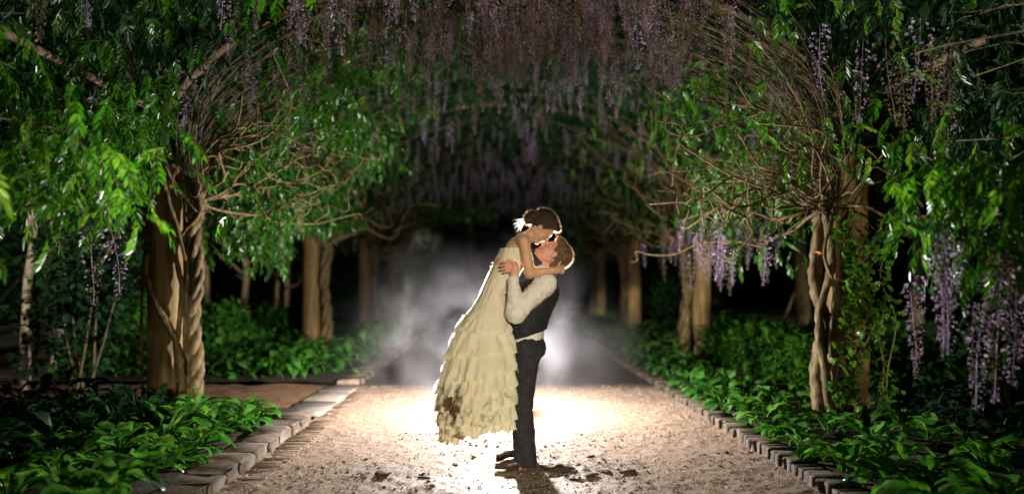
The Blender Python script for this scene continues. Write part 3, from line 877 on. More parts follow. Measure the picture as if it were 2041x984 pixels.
# --- deeper bays
DEEP = []
def deep_vine(post_xy, side, label, y0, y1, nleaf, nshoot, nrac, parts_rac, seed):
    x, y = post_xy
    root = empty("wisteria_vine", (x, y, 0), label, "wisteria", "wisterias deeper in the tunnel")
    ix = -side
    rope_stem(root, [(x + ix * .3, y - .2, -.02), (x + ix * .33, y - .2, .8), (x + ix * .27, y - .18, 1.5), (x + ix * .33, y, 2.4)], 0.08, 2.2, 3, 60)
    top = (x + ix * .3, y - .1, 2.2)
    r = np.random.default_rng(seed)
    for k in range(9):
        e = (top[0] + ix * r.uniform(.5, 1.7), top[1] + r.uniform(-1.5, 2.5), top[2] + r.uniform(.1, 1.3))
        branch(root, wander(top, e, 8, .32, 3.0, seed=seed + k), .024, .008, n=22)
    shoots(root, side, top, nshoot, 0.08, 0.5, y0 - y, y1 - y, 0.014, .35, .2, seed)
    lo, hi = (0.0, 0.36) if side < 0 else (0.64, 1.0)
    p = clumped(canopy_points(nleaf, lo, hi, y0, y1, -.35, .3), 1.6, 0.0)
    q = canopy_points(nleaf // 2, 0.0 if side < 0 else .88, 0.12 if side < 0 else 1.0, y0, y1, -.5, .2)
    q[:, 2] -= rng.random(len(q)) ** 1.5 * .6
    p = clear_posts(np.concatenate([p, clumped(q, 1.5, 0.0)]))
    leaves_joined("foliage", p, *droop_leaves(p), root)
    s = rng.normal(0.5, 0.15, nrac)
    s = np.clip(np.where(s > .5, 1 - s, s), 0.15, 0.5)
    if side > 0: s = 1 - s
    pr = arch(s, 0.0, rng.uniform(-.3, .1, nrac)); pr[:, 1] = rng.uniform(y0, y1, nrac)
    pr = pr[noise3(pr, 1.3) > -.25]
    pr = pr[np.argsort(pr[:, 1])]
    L = rng.uniform(.25, .5, len(pr))
    raceme_parts(pr[:parts_rac], L[:parts_rac], root)
    if len(pr) > parts_rac:
        racemes_joined(pr[parts_rac:], L[parts_rac:], root)
    DEEP.append(root)
    return root
deep_vine(POSTS_L[1], -1, "wisteria on the pale second post of the left row", 5.2, 11.5, 600, 60, 60, 60, 201)
deep_vine(POSTS_R[1], 1, "wisteria with a thick twisted stem on the second post of the right row", 5.0, 11, 420, 60, 60, 60, 211)
deep_vine(POSTS_L[2], -1, "dim wisteria on the third post of the left row", 11.5, 18, 700, 50, 120, 20, 221)
deep_vine(POSTS_R[2], 1, "dim wisteria on the third post of the right row", 11, 17.5, 700, 50, 120, 20, 231)
deep_vine(POSTS_L[3], -1, "wisteria on the last left post in the dark", 18, 25, 1400, 40, 100, 0, 241)
deep_vine(POSTS_R[3], 1, "wisteria on the last right post in the dark", 17.5, 25, 1400, 40, 100, 0, 251)

# --- leaves outside the arch, coloured darker than the vine to paint a shaded roof
def roof_leaves(root, lo, hi, y0, y1, n):
    s = rng.uniform(lo, hi, n)
    p = arch(s, 0.0, rng.uniform(.3, .85, n)); p[:, 1] = rng.uniform(y0, y1, n)
    k = len(p)
    leaves_joined("shaded_roof_foliage", p, rng.uniform(0, 6.283, k), rng.uniform(-.3, 1.0, k), rng.uniform(.22, .36, k), root, M['leaf_dark'])
for root, lo, hi, y0, y1 in ((VL1, .05, .5, -1.5, 5.4), (VR1, .5, .95, -1.5, 5.4), (DEEP[0], .03, .5, 5.4, 11.5), (DEEP[1], .5, .97, 5.4, 11.5), (DEEP[2], .02, .5, 11.5, 18), (DEEP[3], .5, .98, 11.5, 18), (DEEP[4], .02, .5, 18, 25), (DEEP[5], .5, .98, 18, 25)):
    roof_leaves(root, lo, hi, y0, y1, 2900)

# --- unseen leaf walls and roof added behind the camera to block the sun
for root, side in ((VLN, -1), (VRN, 1)):
    n = 3600
    p = np.stack([AX + side * rng.uniform(2.7, 4.1, n), rng.uniform(-13, -3.2, n), rng.uniform(.1, 2.9, n)], -1)
    m = rng.uniform(0.05, .5, 3800)
    r_ = arch(m if side < 0 else 1 - m, 0.0, rng.uniform(-.7, .5, 3800)); r_[:, 1] = rng.uniform(-13, -2.6, 3800)
    p = np.concatenate([p, r_])
    leaves_joined("sun_block_foliage", p, *droop_leaves(p), root)

# --- a small-leaved creeper on the right post
CR = empty("creeper", (3.45, 1.45, 0.1), "small-leaved green creeper clinging to the front of the thick right post", "creeper")
lv = []
for i, a in enumerate((0, 72, 144, 216, 288)):
    v, q = leaflet(1.0 if i == 0 else .8, .5)
    R = euler_mats(np.array([math.radians(a * .62 - (0 if a < 180 else 223 * 0) if a <= 144 else (a - 360) * .62)]), np.array([.25]), np.array([0.]))[0]
    lv.append((v @ R.T, q))
bgc = Bag()
for v, q in lv: bgc.add(v, q)
cv, cf = bgc.get()
CRL = mesh_data("leaf", cv, cf, M['creeper'])
for k in range(5):
    x0 = 3.28 + .12 * k
    pts = [(x0, 1.50, .05), (x0 + random.uniform(-.12, .12), 1.49, .55), (x0 + random.uniform(-.15, .15), 1.47, 1.05), (x0 + random.uniform(-.15, .15), 1.49, 1.5), (x0 + random.uniform(-.2, .2), 1.46, 2.0)]
    stem(CR, pts, .009, .005, n=30, mat=M['twig'])
    P = spline(pts, 60)
    for j in range(5, 60):
        d = P[j]
        if noise3(np.array([[d[0], d[2], .5]]), 3.2)[0] + .12 - abs(d[2] - 1.0) * .16 < 0 and random.random() < .8: continue
        for m in range(2):
            put("leaf", CRL, CR, d + np.array([random.gauss(0, .06), -abs(random.gauss(.03, .05)), random.gauss(0, .04)]),
                Euler((random.uniform(-.6, .6), random.uniform(.2, 1.3), -math.pi / 2 + random.gauss(0, .9))), random.uniform(.035, .065))

# one bright orange leaf caught on the vine, top-level because it only rests there
v, q = leaflet(.075, .06, .5)
v2 = np.concatenate([v, v @ euler_mats(np.array([1.1]), np.array([.5]), np.array([.8]))[0].T, v @ euler_mats(np.array([-1.2]), np.array([-.4]), np.array([-.6]))[0].T])
me = mesh_data("dry_leaf", v2, np.concatenate([q, q + 6, q + 12]), M['orange'])
tag(put("dry_leaf", me, None, (3.10, 1.40, 1.67), (0.3, -.6, 2.6)), "bright orange curled leaf caught on the vine of the right post", "leaf")

# hanging lamp and cable under the crown
HL = empty("hanging_lamp", (0.09, 2.0, 4.05), "dark unlit cylinder lamp with grey rim hanging among the flowers", "lamp")
zz = np.array([4.02, 4.025, 4.3, 4.32])
def lathe(prof, c, sides=24):
    a = np.linspace(0, 2 * np.pi, sides, endpoint=False)
    v = np.array([[c[0] + r * np.cos(t), c[1] + r * np.sin(t), z] for r, z in prof for t in a])
    i = np.arange(len(prof) - 1)[:, None] * sides; j = np.arange(sides)[None]
    return v, [np.stack([i + j, i + (j + 1) % sides, i + sides + (j + 1) % sides, i + sides + j], -1).reshape(-1, 4)]
v, f = lathe([(.066, 4.08), (.07, 4.08), (.07, 4.34), (.03, 4.37), (.012, 4.40), (.0, 4.40)], (.09, 2.0)); part("shade", v, f, M['metal'], HL)
v, f = lathe([(.062, 4.015), (.075, 4.015), (.075, 4.085), (.062, 4.085), (.062, 4.015)], (.09, 2.0)); part("rim", v, f, M['ringmetal'], HL)
v, f = lathe([(.0, 4.06), (.064, 4.06)], (.09, 2.0)); part("lens", v, f, M['metal'], HL)
v, q, t = tube_vf(np.array([(.21, 2.0, 4.55), (.205, 2.0, 4.1), (.2, 2.0, 3.7), (.2, 2.0, 3.55)]), .011, 6)
part("cord", v, [q, t], M['flower_stem'], HL)

# ---------------------------------------------------------------- hostas and other low plants
def blade(L, W, arch_, seed, nx=6):
    """arched leaf on a stalk: grows from the origin along +X, rises then tips over"""
    r = np.random.default_rng(seed)
    t = np.linspace(0, 1, nx)
    ang = 1.15 - arch_ * t
    dx = np.cos(ang); dz = np.sin(ang)
    x = np.concatenate([[0], np.cumsum((dx[1:] + dx[:-1]) / 2)]) / (nx - 1) * L
    z = np.concatenate([[0], np.cumsum((dz[1:] + dz[:-1]) / 2)]) / (nx - 1) * L
    wd = np.interp(t, [0, .25, .38, .55, .8, 1], [.06, .08, .75, 1, .6, .02]) * W / 2
    wob = r.normal(0, .012, nx)
    v = []
    for i in range(nx):
        for u in (-1, -.5, 0, .5, 1):
            v.append((x[i], u * wd[i] + wob[i], z[i] + wd[i] * (.38 * abs(u) - .06 * u * u) + .012 * math.sin(i * 2.1 + u * 3)))
    q = [[i * 5 + j, (i + 1) * 5 + j, (i + 1) * 5 + j + 1, i * 5 + j + 1] for i in range(nx - 1) for j in range(4)]
    return np.array(v), [np.array(q)]
HOSTA = [mesh_data("leaf", *blade(.34 + .03 * k, .125 + .012 * k, 1.7 + .25 * k, k, 8), M['hosta']) for k in range(4)]
LANCE = [mesh_data("leaf", *blade(.42 + .04 * k, .045, 1.5 + .3 * k, 20 + k, 7), M['hosta']) for k in range(3)]

def bedz(x, y):
    return float(bed_z(np.array([[x, y, 0.0]]))[0])
def clump(name, meshes, x, y, s, nl, label, cat, group):
    root = empty(name, (x, y, bedz(x, y) - .01), label, cat, group)
    for k in range(nl):
        a = 2.4 * k + random.uniform(-.3, .3)
        tilt = random.uniform(-.55, .45)
        put("leaf", meshes[random.randrange(len(meshes))], root, (x + .03 * math.cos(a), y + .03 * math.sin(a), root.location.z), Euler((random.uniform(-.25, .25), tilt, a)), s * random.uniform(.65, 1.1))
    return root
ORD = "first second third fourth fifth sixth seventh eighth ninth tenth eleventh twelfth thirteenth fourteenth fifteenth sixteenth seventeenth eighteenth nineteenth twentieth".split()
y = -1.45
for k in range(13):
    x = PL - .50 + random.uniform(-.10, .06)
    if y > 2.1: break
    clump("hosta", HOSTA, x, y, random.uniform(.9, 1.15), 15, f"green hosta right behind the left stone kerb, {ORD[k]} from the camera", "hosta", "hostas along the left kerb")
    y += random.uniform(.34, .46)
for row, x0 in enumerate((-3.0, -3.6)):
    y = -1.15 + .85 * row; k = -1
    while y < 2.0:
        nm, ms = (("lance_leaf_plant", LANCE) if random.random() < .45 else ("hosta", HOSTA))
        x = x0 + random.uniform(-.15, .15)
        if math.hypot(x + 3.47, y - 2.25) > .5:
            k += 1
            clump(nm, ms, x, y, random.uniform(.9, 1.25), 14, f"{'narrow' if ms is LANCE else 'broad'}-leaved plant in the {'second' if row == 0 else 'third'} row of the left bed, {ORD[k]} from the camera", "plant", "plants in the left bed")
        y += random.uniform(.42, .6)
for k, (x, y) in enumerate([(-2.75, 1.55), (-2.95, 1.75), (-3.3, 1.85), (-2.55, 1.95), (-2.95, 1.35), (-2.6, 1.3)]):
    clump("hosta", HOSTA, x, y, 1.0, 16, f"hosta at the foot of the large left post, {ORD[k]} of the six there", "hosta", "hostas at the foot of the left post")
y = -1.4
for k in range(20):
    x = PR + .34 + random.uniform(-.06, .1)
    if y > 9.5: break
    clump("hosta", HOSTA, x, y, random.uniform(.85, 1.1), 14, f"green hosta right behind the right brick kerb, {ORD[k]} from the camera", "hosta", "hostas along the right kerb")
    y += random.uniform(.42, .55) * (1 if y < 4 else 1.3)
y = -1.3; k = -1
while y < 9.5:
    x = 3.05 + random.uniform(-.15, .15)
    if math.hypot(x - 3.5, y - 1.75) > .42:
        k += 1
        clump("hosta", HOSTA, x, y, random.uniform(.9, 1.2), 13, f"hosta in the second row of the right bed, {ORD[k]} from the camera", "hosta", "hostas in the right bed's second row")
    y += random.uniform(.5, .7) * (1 if y < 4 else 1.25)
k = -1
for j in range(9):
    x = 3.75 + random.uniform(-.2, .25); y = -.4 + .5 * j + random.uniform(-.1, .1)
    if math.hypot(x - 3.5, y - 1.75) > .42:
        k += 1
        clump("hosta", HOSTA, x, y, random.uniform(.8, 1.1), 12, f"hosta behind the thick right post's row, {ORD[k]} from the camera", "hosta", "hostas in the right bed's back row")

# ground cover further back: a mass of small leaves
def cover(name, label, x0, x1, y0, y1, n, size, mat, h=.18):
    v0, f0 = blade(.34, .12, 1.8, 5, 5)
    p = np.stack([rng.uniform(x0, x1, n), rng.uniform(y0, y1, n), np.zeros(n)], -1)
    p = p[noise3(p, 1.4) > -.22]
    m = len(p)
    p[:, 2] = bed_z(p) + rng.random(m) * h * (1 + noise3(p, .9))
    R = euler_mats(rng.uniform(0, 6.3, m), rng.uniform(-.6, .8, m), rng.uniform(-.4, .4, m))
    v, f = scatter(v0, f0, p, R, rng.uniform(.6, 1.2, m) * size)
    tag(part(name, v, f, mat), label, "ground cover", kind="stuff")
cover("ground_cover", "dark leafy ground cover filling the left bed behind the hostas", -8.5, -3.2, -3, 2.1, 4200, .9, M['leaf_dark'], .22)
cover("ground_cover", "blue-green ground cover along the far left side of the path", -6.5, PL - .3, 5.0, 22, 7500, 1.0, M['hosta'], .28)
cover("ground_cover", "green ground cover along the far right side of the path", PR + .3, 4.7, 7.5, 22, 4500, 1.0, M['hosta'], .2)
cover("ground_cover", "dark ground cover in the corner behind the right hostas", 3.8, 8, -3, 3.0, 2600, .9, M['leaf_dark'], .2)
# clipped low bright bed beyond the right post
cover("ground_cover", "bright low leafy bed between the right posts", 3.5, 6.2, 3.4, 9.5, 6500, .9, M['creeper'], .5)
# grass blades on the lawn
gv = np.array([[-.5, 0, 0], [.5, 0, 0], [.35, .3, .6], [-.35, .3, .6], [0, .9, 1.0]])
n = 26000
p = np.stack([4.7 + 12 * rng.random(n) ** 1.3, rng.uniform(2, 22, n), np.zeros(n)], -1)
p[:, 2] = 0.03 + 0.08 * fbm(p * (1, 1, 0), .5, 2)
R = euler_mats(rng.uniform(0, 6.3, n), np.zeros(n), np.zeros(n))
v, f = scatter(gv * (.012, .05, .09), [np.array([[0, 1, 2, 3]]), np.array([[3, 2, 4]])], p, R, rng.uniform(.6, 1.3, n))
tag(part("grass", v, f, M['grass']), "short dark lawn grass behind the right posts", "grass", kind="stuff")

# two slanting stakes on the right
for (a, b, r, lab) in (((5.6, 8.6, 1.25), (5.05, 8.3, .05), .035, "brown wooden stake leaning beyond the right post"), ((5.55, 8.0, .8), (5.25, 7.9, .05), .03, "grey shorter stake leaning beside the brown one")):
    P = np.linspace(a, b, 8) + rng.normal(0, .004, (8, 3))
    v, q, t = tube_vf(P, np.linspace(r * .8, r, 8), 7)
    tag(part("wooden_stake", v, [q, t], M['twig'] if r > .032 else M['stone']), lab, "stake", "stakes on the lawn")

# ---------------------------------------------------------------- trees and shrubs round the tunnel
def leaf_mass(c, rad, n, size, seed, hollow=.35, clump_k=10):
    """leaf faces spread through an uneven crown made of many clumps"""
    r = np.random.default_rng(seed)
    d = r.normal(0, 1, (clump_k, 3)); d /= np.linalg.norm(d, axis=1, keepdims=True)
    cc = d * (hollow + (1 - hollow) * r.random((clump_k, 1))) * np.array(rad) * .78
    i = r.integers(0, clump_k, n)
    p = cc[i] + r.normal(0, .30, (n, 3)) * np.array(rad) * r.uniform(.5, 1.0, (clump_k, 1))[i] * .75
    v0 = np.array([[0, 0, 0], [.3, .36, .08], [.7, .3, .04], [1, 0, -.1], [.7, -.3, .04], [.3, -.36, .08]])
    R = euler_mats(r.uniform(0, 6.3, n), r.uniform(-.3, 1.1, n), r.uniform(-.7, .7, n))
    return scatter(v0, [np.array([[0, 3, 2, 1], [0, 5, 4, 3]])], p + np.array(c), R, size * r.uniform(.7, 1.35, n))

def tree(x, y, h, r0, crown, label, seed, mat='tree_bark', lean=0.0, nleaf=6000, size=.14, name="tree", crown_z=None, group=None, limbs=6, lmat='leaf_dark'):
    r = np.random.default_rng(seed)
    root = empty(name, (x, y, 0), label, "tree" if name == "tree" else "shrub", group)
    top = np.array([x + lean * h, y + r.uniform(-.1, .1) * h, h * .82])
    P = wander((x, y, -.05), top, 9, .12 * h / 4, seed=seed)
    tp = spline(P, 30)
    v, q, t = tube_vf(tp, np.linspace(r0, r0 * .3, 30) * (1 + .15 * fbm(tp, 4, 2)), 9)
    tr = part("trunk", v, [q, t], M[mat], root)
    cz = crown_z or h * .72
    for k in range(limbs):
        s = tp[int(30 * r.uniform(.35, .85))]
        a = r.uniform(0, 6.3)
        e = s + np.array([np.cos(a) * crown[0] * .7, np.sin(a) * crown[1] * .7, crown[2] * r.uniform(.1, .6)])
        pp = wander(s, e, 7, .12, seed=seed + 5 + k)
        v, q, t = tube_vf(pp, np.linspace(r0 * .38, r0 * .08, 7), 5)
        part("limb", v, [q, t], M[mat], root)
    v, f = leaf_mass((top[0], top[1], cz), crown, nleaf, size, seed, clump_k=16)
    part("crown", v, f, M[lmat], root, kind="stuff")
    return root

tree(-6.0, 4.0, 6.5, .07, (1.4, 1.3, 2.0), "thin pale-barked tree at the far left edge", 301, 'birch', .01, 3500, .11)
tree(-6.8, 6.0, 6.5, .06, (1.4, 1.3, 2.0), "slim pale-barked tree leaning right in the dark left bed", 302, 'birch', .12, 3500, .11)
tree(-6.1, 11.0, 5.5, .10, (1.5, 1.4, 1.7), "tan-stemmed young tree left of the second left post", 303, 'tree_bark', -.04, 3500, .12, lmat='hosta')
tree(-5.6, 11.4, 5.2, .09, (1.4, 1.3, 1.6), "second tan-stemmed young tree beside the pale second left post", 304, 'tree_bark', .02, 3500, .12, lmat='hosta')
tree(-4.9, 11.8, 5.0, .10, (1.2, 1.2, 1.5), "dim upright tree just behind the second left post", 305, 'tree_bark', .02, 2500, .12)
dark_trees = [(-9.5, 3, 11, "tall dark tree behind the left bed nearest the camera"), (-8.2, 8.5, 12, "tall dark tree behind the pale-barked trees"), (-9.5, 14, 13, "big dark tree beyond the young tan-stemmed trees"),
       (-6.5, 18, 12, "dark tree beside the third left post"), (-5, 25, 13, "dark tree at the far end left of the path"), (-1.2, 31, 14, "dark tree closing the far end of the path"),
       (3.0, 30, 13, "second dark tree closing the far end of the path"), (7.5, 25, 13, "dark tree at the far end right of the path"), (9.5, 18, 12, "dark tree beyond the lawn behind the stakes"),
       (13, 13, 12, "dark tree at the back of the lawn"), (11.5, 7, 12, "dark tree at the right end of the lawn"), (9.0, 1.5, 10, "dark tree at the right edge behind the flower chains"),
       (16, 3, 13, "dark tree far right beyond the lawn's near end"), (17, 9, 14, "dark tree far right beyond the lawn"), (14, 20, 14, "dark tree in the far right corner of the lawn"), (-14, 8, 13, "dark tree far behind the left bed"), (-13, 19, 14, "dark tree far left behind the second left post"), (1, 40, 16, "tallest dark tree far behind the end of the path"), (10, 32, 15, "dark tree far behind on the right"), (-10, 31, 15, "dark tree far behind on the left"),
       (-13, -1, 11, "dark tree beyond the left edge"), (8.5, -2.5, 9, "dark tree nearest the camera on the right")]
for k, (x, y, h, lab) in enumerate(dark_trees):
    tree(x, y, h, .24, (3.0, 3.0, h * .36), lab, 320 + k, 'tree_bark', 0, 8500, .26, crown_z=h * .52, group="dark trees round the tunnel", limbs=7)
def hedge(x0, x1, y0, y1, h, label, n, seed):
    r = np.random.default_rng(seed)
    root = empty("hedge", ((x0 + x1) / 2, (y0 + y1) / 2, 0), label, "hedge", "tall dark hedges round the garden")
    gx, gy, gz = max(4, int((x1 - x0) / 1.0)), max(4, int((y1 - y0) / 1.0)), 6
    v, q = [], []
    def face(fn, a, b):
        o = sum(len(t) for t in v)
        U, W = np.meshgrid(np.linspace(0, 1, a), np.linspace(0, 1, b), indexing='ij')
        p = fn(U.ravel(), W.ravel()); v.append(p)
        i = (np.arange(a - 1)[:, None] * b + np.arange(b - 1)[None]).ravel() + o
        q.append(np.stack([i, i + b, i + b + 1, i + 1], -1))
    face(lambda u, w: np.stack([x0 + (x1 - x0) * u, 0 * u + y0, h * w], -1), gx, gz)
    face(lambda u, w: np.stack([x0 + (x1 - x0) * u, 0 * u + y1, h * w], -1), gx, gz)
    face(lambda u, w: np.stack([0 * u + x0, y0 + (y1 - y0) * u, h * w], -1), gy, gz)
    face(lambda u, w: np.stack([0 * u + x1, y0 + (y1 - y0) * u, h * w], -1), gy, gz)
    face(lambda u, w: np.stack([x0 + (x1 - x0) * u, y0 + (y1 - y0) * w, 0 * u + h], -1), gx, gy)
    V = np.concatenate(v); V = V + np.stack([noise3(V + 9 * k, .8) for k in range(3)], -1) * .5
    part("core", V, np.concatenate(q), M['leaf_dark'], root)
    p = np.stack([r.uniform(x0 - .4, x1 + .4, n), r.uniform(y0 - .4, y1 + .4, n), r.uniform(0, h + .6, n)], -1)
    v0 = np.array([[0, 0, 0], [.3, .36, .08], [.7, .3, .04], [1, 0, -.1], [.7, -.3, .04], [.3, -.36, .08]])
    vv, ff = scatter(v0, [np.array([[0, 3, 2, 1], [0, 5, 4, 3]])], p, euler_mats(r.uniform(0, 6.3, n), r.uniform(-.3, 1.1, n), r.uniform(-.7, .7, n)), .32 * r.uniform(.6, 1.3, n))
    part("foliage", vv, ff, M['leaf_dark'], root, kind="stuff")
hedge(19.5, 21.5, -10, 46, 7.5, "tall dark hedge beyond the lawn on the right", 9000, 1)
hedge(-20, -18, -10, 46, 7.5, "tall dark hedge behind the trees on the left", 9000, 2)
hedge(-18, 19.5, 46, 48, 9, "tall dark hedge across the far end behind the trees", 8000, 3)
def shrub(x, y, h, w_, label, seed, lmat='leaf_dark', n=2600, size=.11):
    r = np.random.default_rng(seed)
    root = empty("shrub", (x, y, 0), label, "shrub", "shrubs behind the beds")
    for k in range(5):
        e = (x + r.uniform(-.6, .6) * w_, y + r.uniform(-.5, .5) * w_, h * r.uniform(.6, .95))
        v, q, t = tube_vf(wander((x + r.normal(0, .05), y + r.normal(0, .05), 0), e, 8, .1, seed=seed + k), np.linspace(.022, .006, 8), 5)
        part("stem", v, [q, t], M['tree_bark'], root)
    v, f = leaf_mass((x, y, h * .58), (w_, w_, h * .52), n, size, seed, hollow=.2, clump_k=14)
    part("foliage", v, f, M[lmat], root, kind="stuff")
shr = [(-8.3, 4.6, 2.2, 1.2, "dark rounded shrub behind the thin pale-barked tree"), (-9.6, 2.4, 2.4, 1.4, "dark rounded shrub at the far left edge of the view"), (-9.2, 7.5, 2.4, 1.4, "dark shrub under the tall dark tree on the left"), (-7.6, 9.8, 1.8, 1.2, "dark shrub left of the young tan-stemmed trees"), (-5.4, 1.0, 1.6, .9, "dark shrub in the left bed beside the camera"), (-5.2, 3.8, 2.6, 1.0, "dark tall shrub behind the large left post"), (-5.9, 8.0, 1.5, 1.1, "leafy shrub below the young tan-stemmed trees"),
       (-4.6, 7.2, 1.1, .8, "low leafy shrub between the two left posts"), (-4.3, 9.8, 1.0, .7, "low shrub at the foot of the second left post"), (-7.4, 2.2, 3.2, 1.3, "tall dark shrub at the far left edge"),
       (4.9, 1.3, 2.4, .8, "dark shrub right behind the thick right post"), (5.6, .2, 2.6, 1.0, "dark shrub behind the long flower chains"), (5.2, -1.0, 1.4, .8, "low dark shrub at the right edge"),
       (6.8, 2.0, 3.2, 1.2, "tall dark shrub at the right side of the lawn"), (-4.6, 16.5, 1.6, 1.0, "dim shrub beside the third left post"), (4.9, 15.5, 1.6, 1.0, "dim shrub beside the third right post")]
for k, (x, y, h, w_, lab) in enumerate(shr):
    shrub(x, y, h, w_, lab, 400 + k, 'hosta' if k in (6, 7, 8) else 'leaf_dark')
# ---------------------------------------------------------------- figures: smooth solids meshed as one surface
class Solid:
    """union of soft-blended tapered limbs and ellipsoids on a grid, meshed by surface nets"""
    def __init__(self, lo, hi, h):
        self.lo = np.array(lo, float); self.h = h
        self.n = np.ceil((np.array(hi) - self.lo) / h).astype(int) + 1
        self.F = np.full(self.n, 1.0, dtype=np.float32)
    def _box(self, lo, hi):
        a = np.clip(np.floor((lo - self.lo) / self.h).astype(int), 0, self.n)
        b = np.clip(np.ceil((hi - self.lo) / self.h).astype(int) + 1, 0, self.n)
        if (b <= a).any(): return None
        g = [self.lo[i] + self.h * np.arange(a[i], b[i]) for i in range(3)]
        X, Y, Z = np.meshgrid(*g, indexing='ij')
        return tuple(slice(a[i], b[i]) for i in range(3)), np.stack([X, Y, Z], -1)
    def _blend(self, sl, d, k, sub=False):
        f = self.F[sl]
        if sub:
            h = np.clip(.5 - .5 * (f + d) / k, 0, 1)
            self.F[sl] = f * (1 - h) - d * h + k * h * (1 - h)
        else:
            h = np.clip(.5 + .5 * (f - d) / k, 0, 1)
            self.F[sl] = f * (1 - h) + d * h - k * h * (1 - h)
    def limb(self, a, b, ra, rb, k=.03, sc=(1, 1, 1), sub=False):
        a, b = np.array(a, float), np.array(b, float)
        sc = np.array(sc, float)
        m = max(ra, rb) * sc.max() + k + 3 * self.h
        r = self._box(np.minimum(a, b) - m, np.maximum(a, b) + m)
        if r is None: return self
        sl, P = r
        ab = b - a
        t = np.clip(((P - a) @ ab) / (ab @ ab + 1e-12), 0, 1)
        q = (P - a - t[..., None] * ab) / sc
        self._blend(sl, ((np.linalg.norm(q, axis=-1) - (ra + (rb - ra) * t)) * sc.min()).astype(np.float32), k, sub)
        return self
    def chain(self, pts, rads, k=.03, sc=(1, 1, 1)):
        for i in range(len(pts) - 1):
            self.limb(pts[i], pts[i + 1], rads[i], rads[i + 1], k, sc)
        return self
    def ell(self, c, rad, axes=None, k=.03, sub=False):
        c = np.array(c, float); rad = np.array(rad, float)
        A = np.eye(3) if axes is None else np.array(axes, float)     # rows: local axes in world
        m = rad.max() + k + 3 * self.h
        r = self._box(c - m, c + m)
        if r is None: return self
        sl, P = r
        q = (P - c) @ A.T
        k0 = np.linalg.norm(q / rad, axis=-1); k1 = np.linalg.norm(q / rad ** 2, axis=-1) + 1e-6
        self._blend(sl, (k0 * (k0 - 1) / k1).astype(np.float32), k, sub)
        return self
    def cut(self, pt, nrm, k=.004):
        """keep the side the normal points away from"""
        nrm = np.array(nrm, float); nrm /= np.linalg.norm(nrm)
        g = [self.lo[i] + self.h * np.arange(self.n[i]) for i in range(3)]
        d = (g[0][:, None, None] - pt[0]) * nrm[0] + (g[1][None, :, None] - pt[1]) * nrm[1] + (g[2][None, None, :] - pt[2]) * nrm[2]
        self.F = np.maximum(self.F, d.astype(np.float32))
        return self
    def mesh(self):
        F, lo, h = self.F, self.lo, self.h
        F[0] = F[-1] = 1; F[:, 0] = F[:, -1] = 1; F[:, :, 0] = F[:, :, -1] = 1
        I = F < 0
        c = I[:-1, :-1, :-1].astype(np.int8)
        for dx, dy, dz in [(0, 0, 1), (0, 1, 0), (0, 1, 1), (1, 0, 0), (1, 0, 1), (1, 1, 0), (1, 1, 1)]:
            c = c + I[dx:I.shape[0] - 1 + dx, dy:I.shape[1] - 1 + dy, dz:I.shape[2] - 1 + dz]
        act = np.argwhere((c > 0) & (c < 8))
        idx = np.full(c.shape, -1, dtype=np.int32)
        idx[tuple(act.T)] = np.arange(len(act))
        acc = np.zeros((len(act), 3)); cnt = np.zeros(len(act))
        co = [(0, 0, 0), (0, 0, 1), (0, 1, 0), (0, 1, 1), (1, 0, 0), (1, 0, 1), (1, 1, 0), (1, 1, 1)]
        val = [F[act[:, 0] + a, act[:, 1] + b, act[:, 2] + d] for a, b, d in co]
        for i in range(8):
            for j in range(i + 1, 8):
                if sum(abs(np.array(co[i]) - co[j])) != 1: continue
                m = (val[i] < 0) != (val[j] < 0)
                t = val[i][m] / (val[i][m] - val[j][m])
                acc[m] += np.array(co[i]) + t[:, None] * (np.array(co[j]) - np.array(co[i]))
                cnt[m] += 1
        v = lo + h * (act + acc / cnt[:, None])
        quads = []
        for ax in range(3):
            sl0 = [slice(None)] * 3; sl1 = [slice(None)] * 3
            sl0[ax] = slice(0, -1); sl1[ax] = slice(1, None)
            e = I[tuple(sl0)] != I[tuple(sl1)]
            pts = np.argwhere(e)
            o1, o2 = [k for k in range(3) if k != ax]
            pts = pts[(pts[:, o1] > 0) & (pts[:, o2] > 0) & (pts[:, o1] < c.shape[o1]) & (pts[:, o2] < c.shape[o2])]
            d1 = np.zeros(3, int); d2 = np.zeros(3, int); d1[o1] = 1; d2[o2] = 1
            q = np.stack([idx[tuple((pts - d1 - d2).T)], idx[tuple((pts - d2).T)], idx[tuple(pts.T)], idx[tuple((pts - d1).T)]], -1)
            flip = ~I[tuple(pts.T)]
            if ax == 1: flip = ~flip
            q[flip] = q[flip][:, ::-1]
            quads.append(q)
        q = np.concatenate(quads)
        q = q[(q >= 0).all(1)]
        vol = np.einsum('ij,ij->i', v[q[:, 0]], np.cross(v[q[:, 1]], v[q[:, 2]])).sum() + np.einsum('ij,ij->i', v[q[:, 0]], np.cross(v[q[:, 2]], v[q[:, 3]])).sum()
        return v, (q if vol > 0 else q[:, ::-1].copy())

def normals_of(v, q):
    n = np.cross(v[q[:, 2]] - v[q[:, 0]], v[q[:, 3]] - v[q[:, 1]])
    o = np.zeros_like(v)
    for k in range(4): np.add.at(o, q[:, k], n)
    return o / (np.linalg.norm(o, axis=1, keepdims=True) + 1e-9)

def folds(v, q, amp, scale, stretch=(1, 1, 1), ridge=True):
    n = normals_of(v, q)
    a = noise3(v * np.array(stretch), scale) + .5 * noise3(v * np.array(stretch) + 5, scale * 2.1)
    if ridge: a = .35 - np.abs(a) * 2
    return v + n * (amp * a)[:, None]

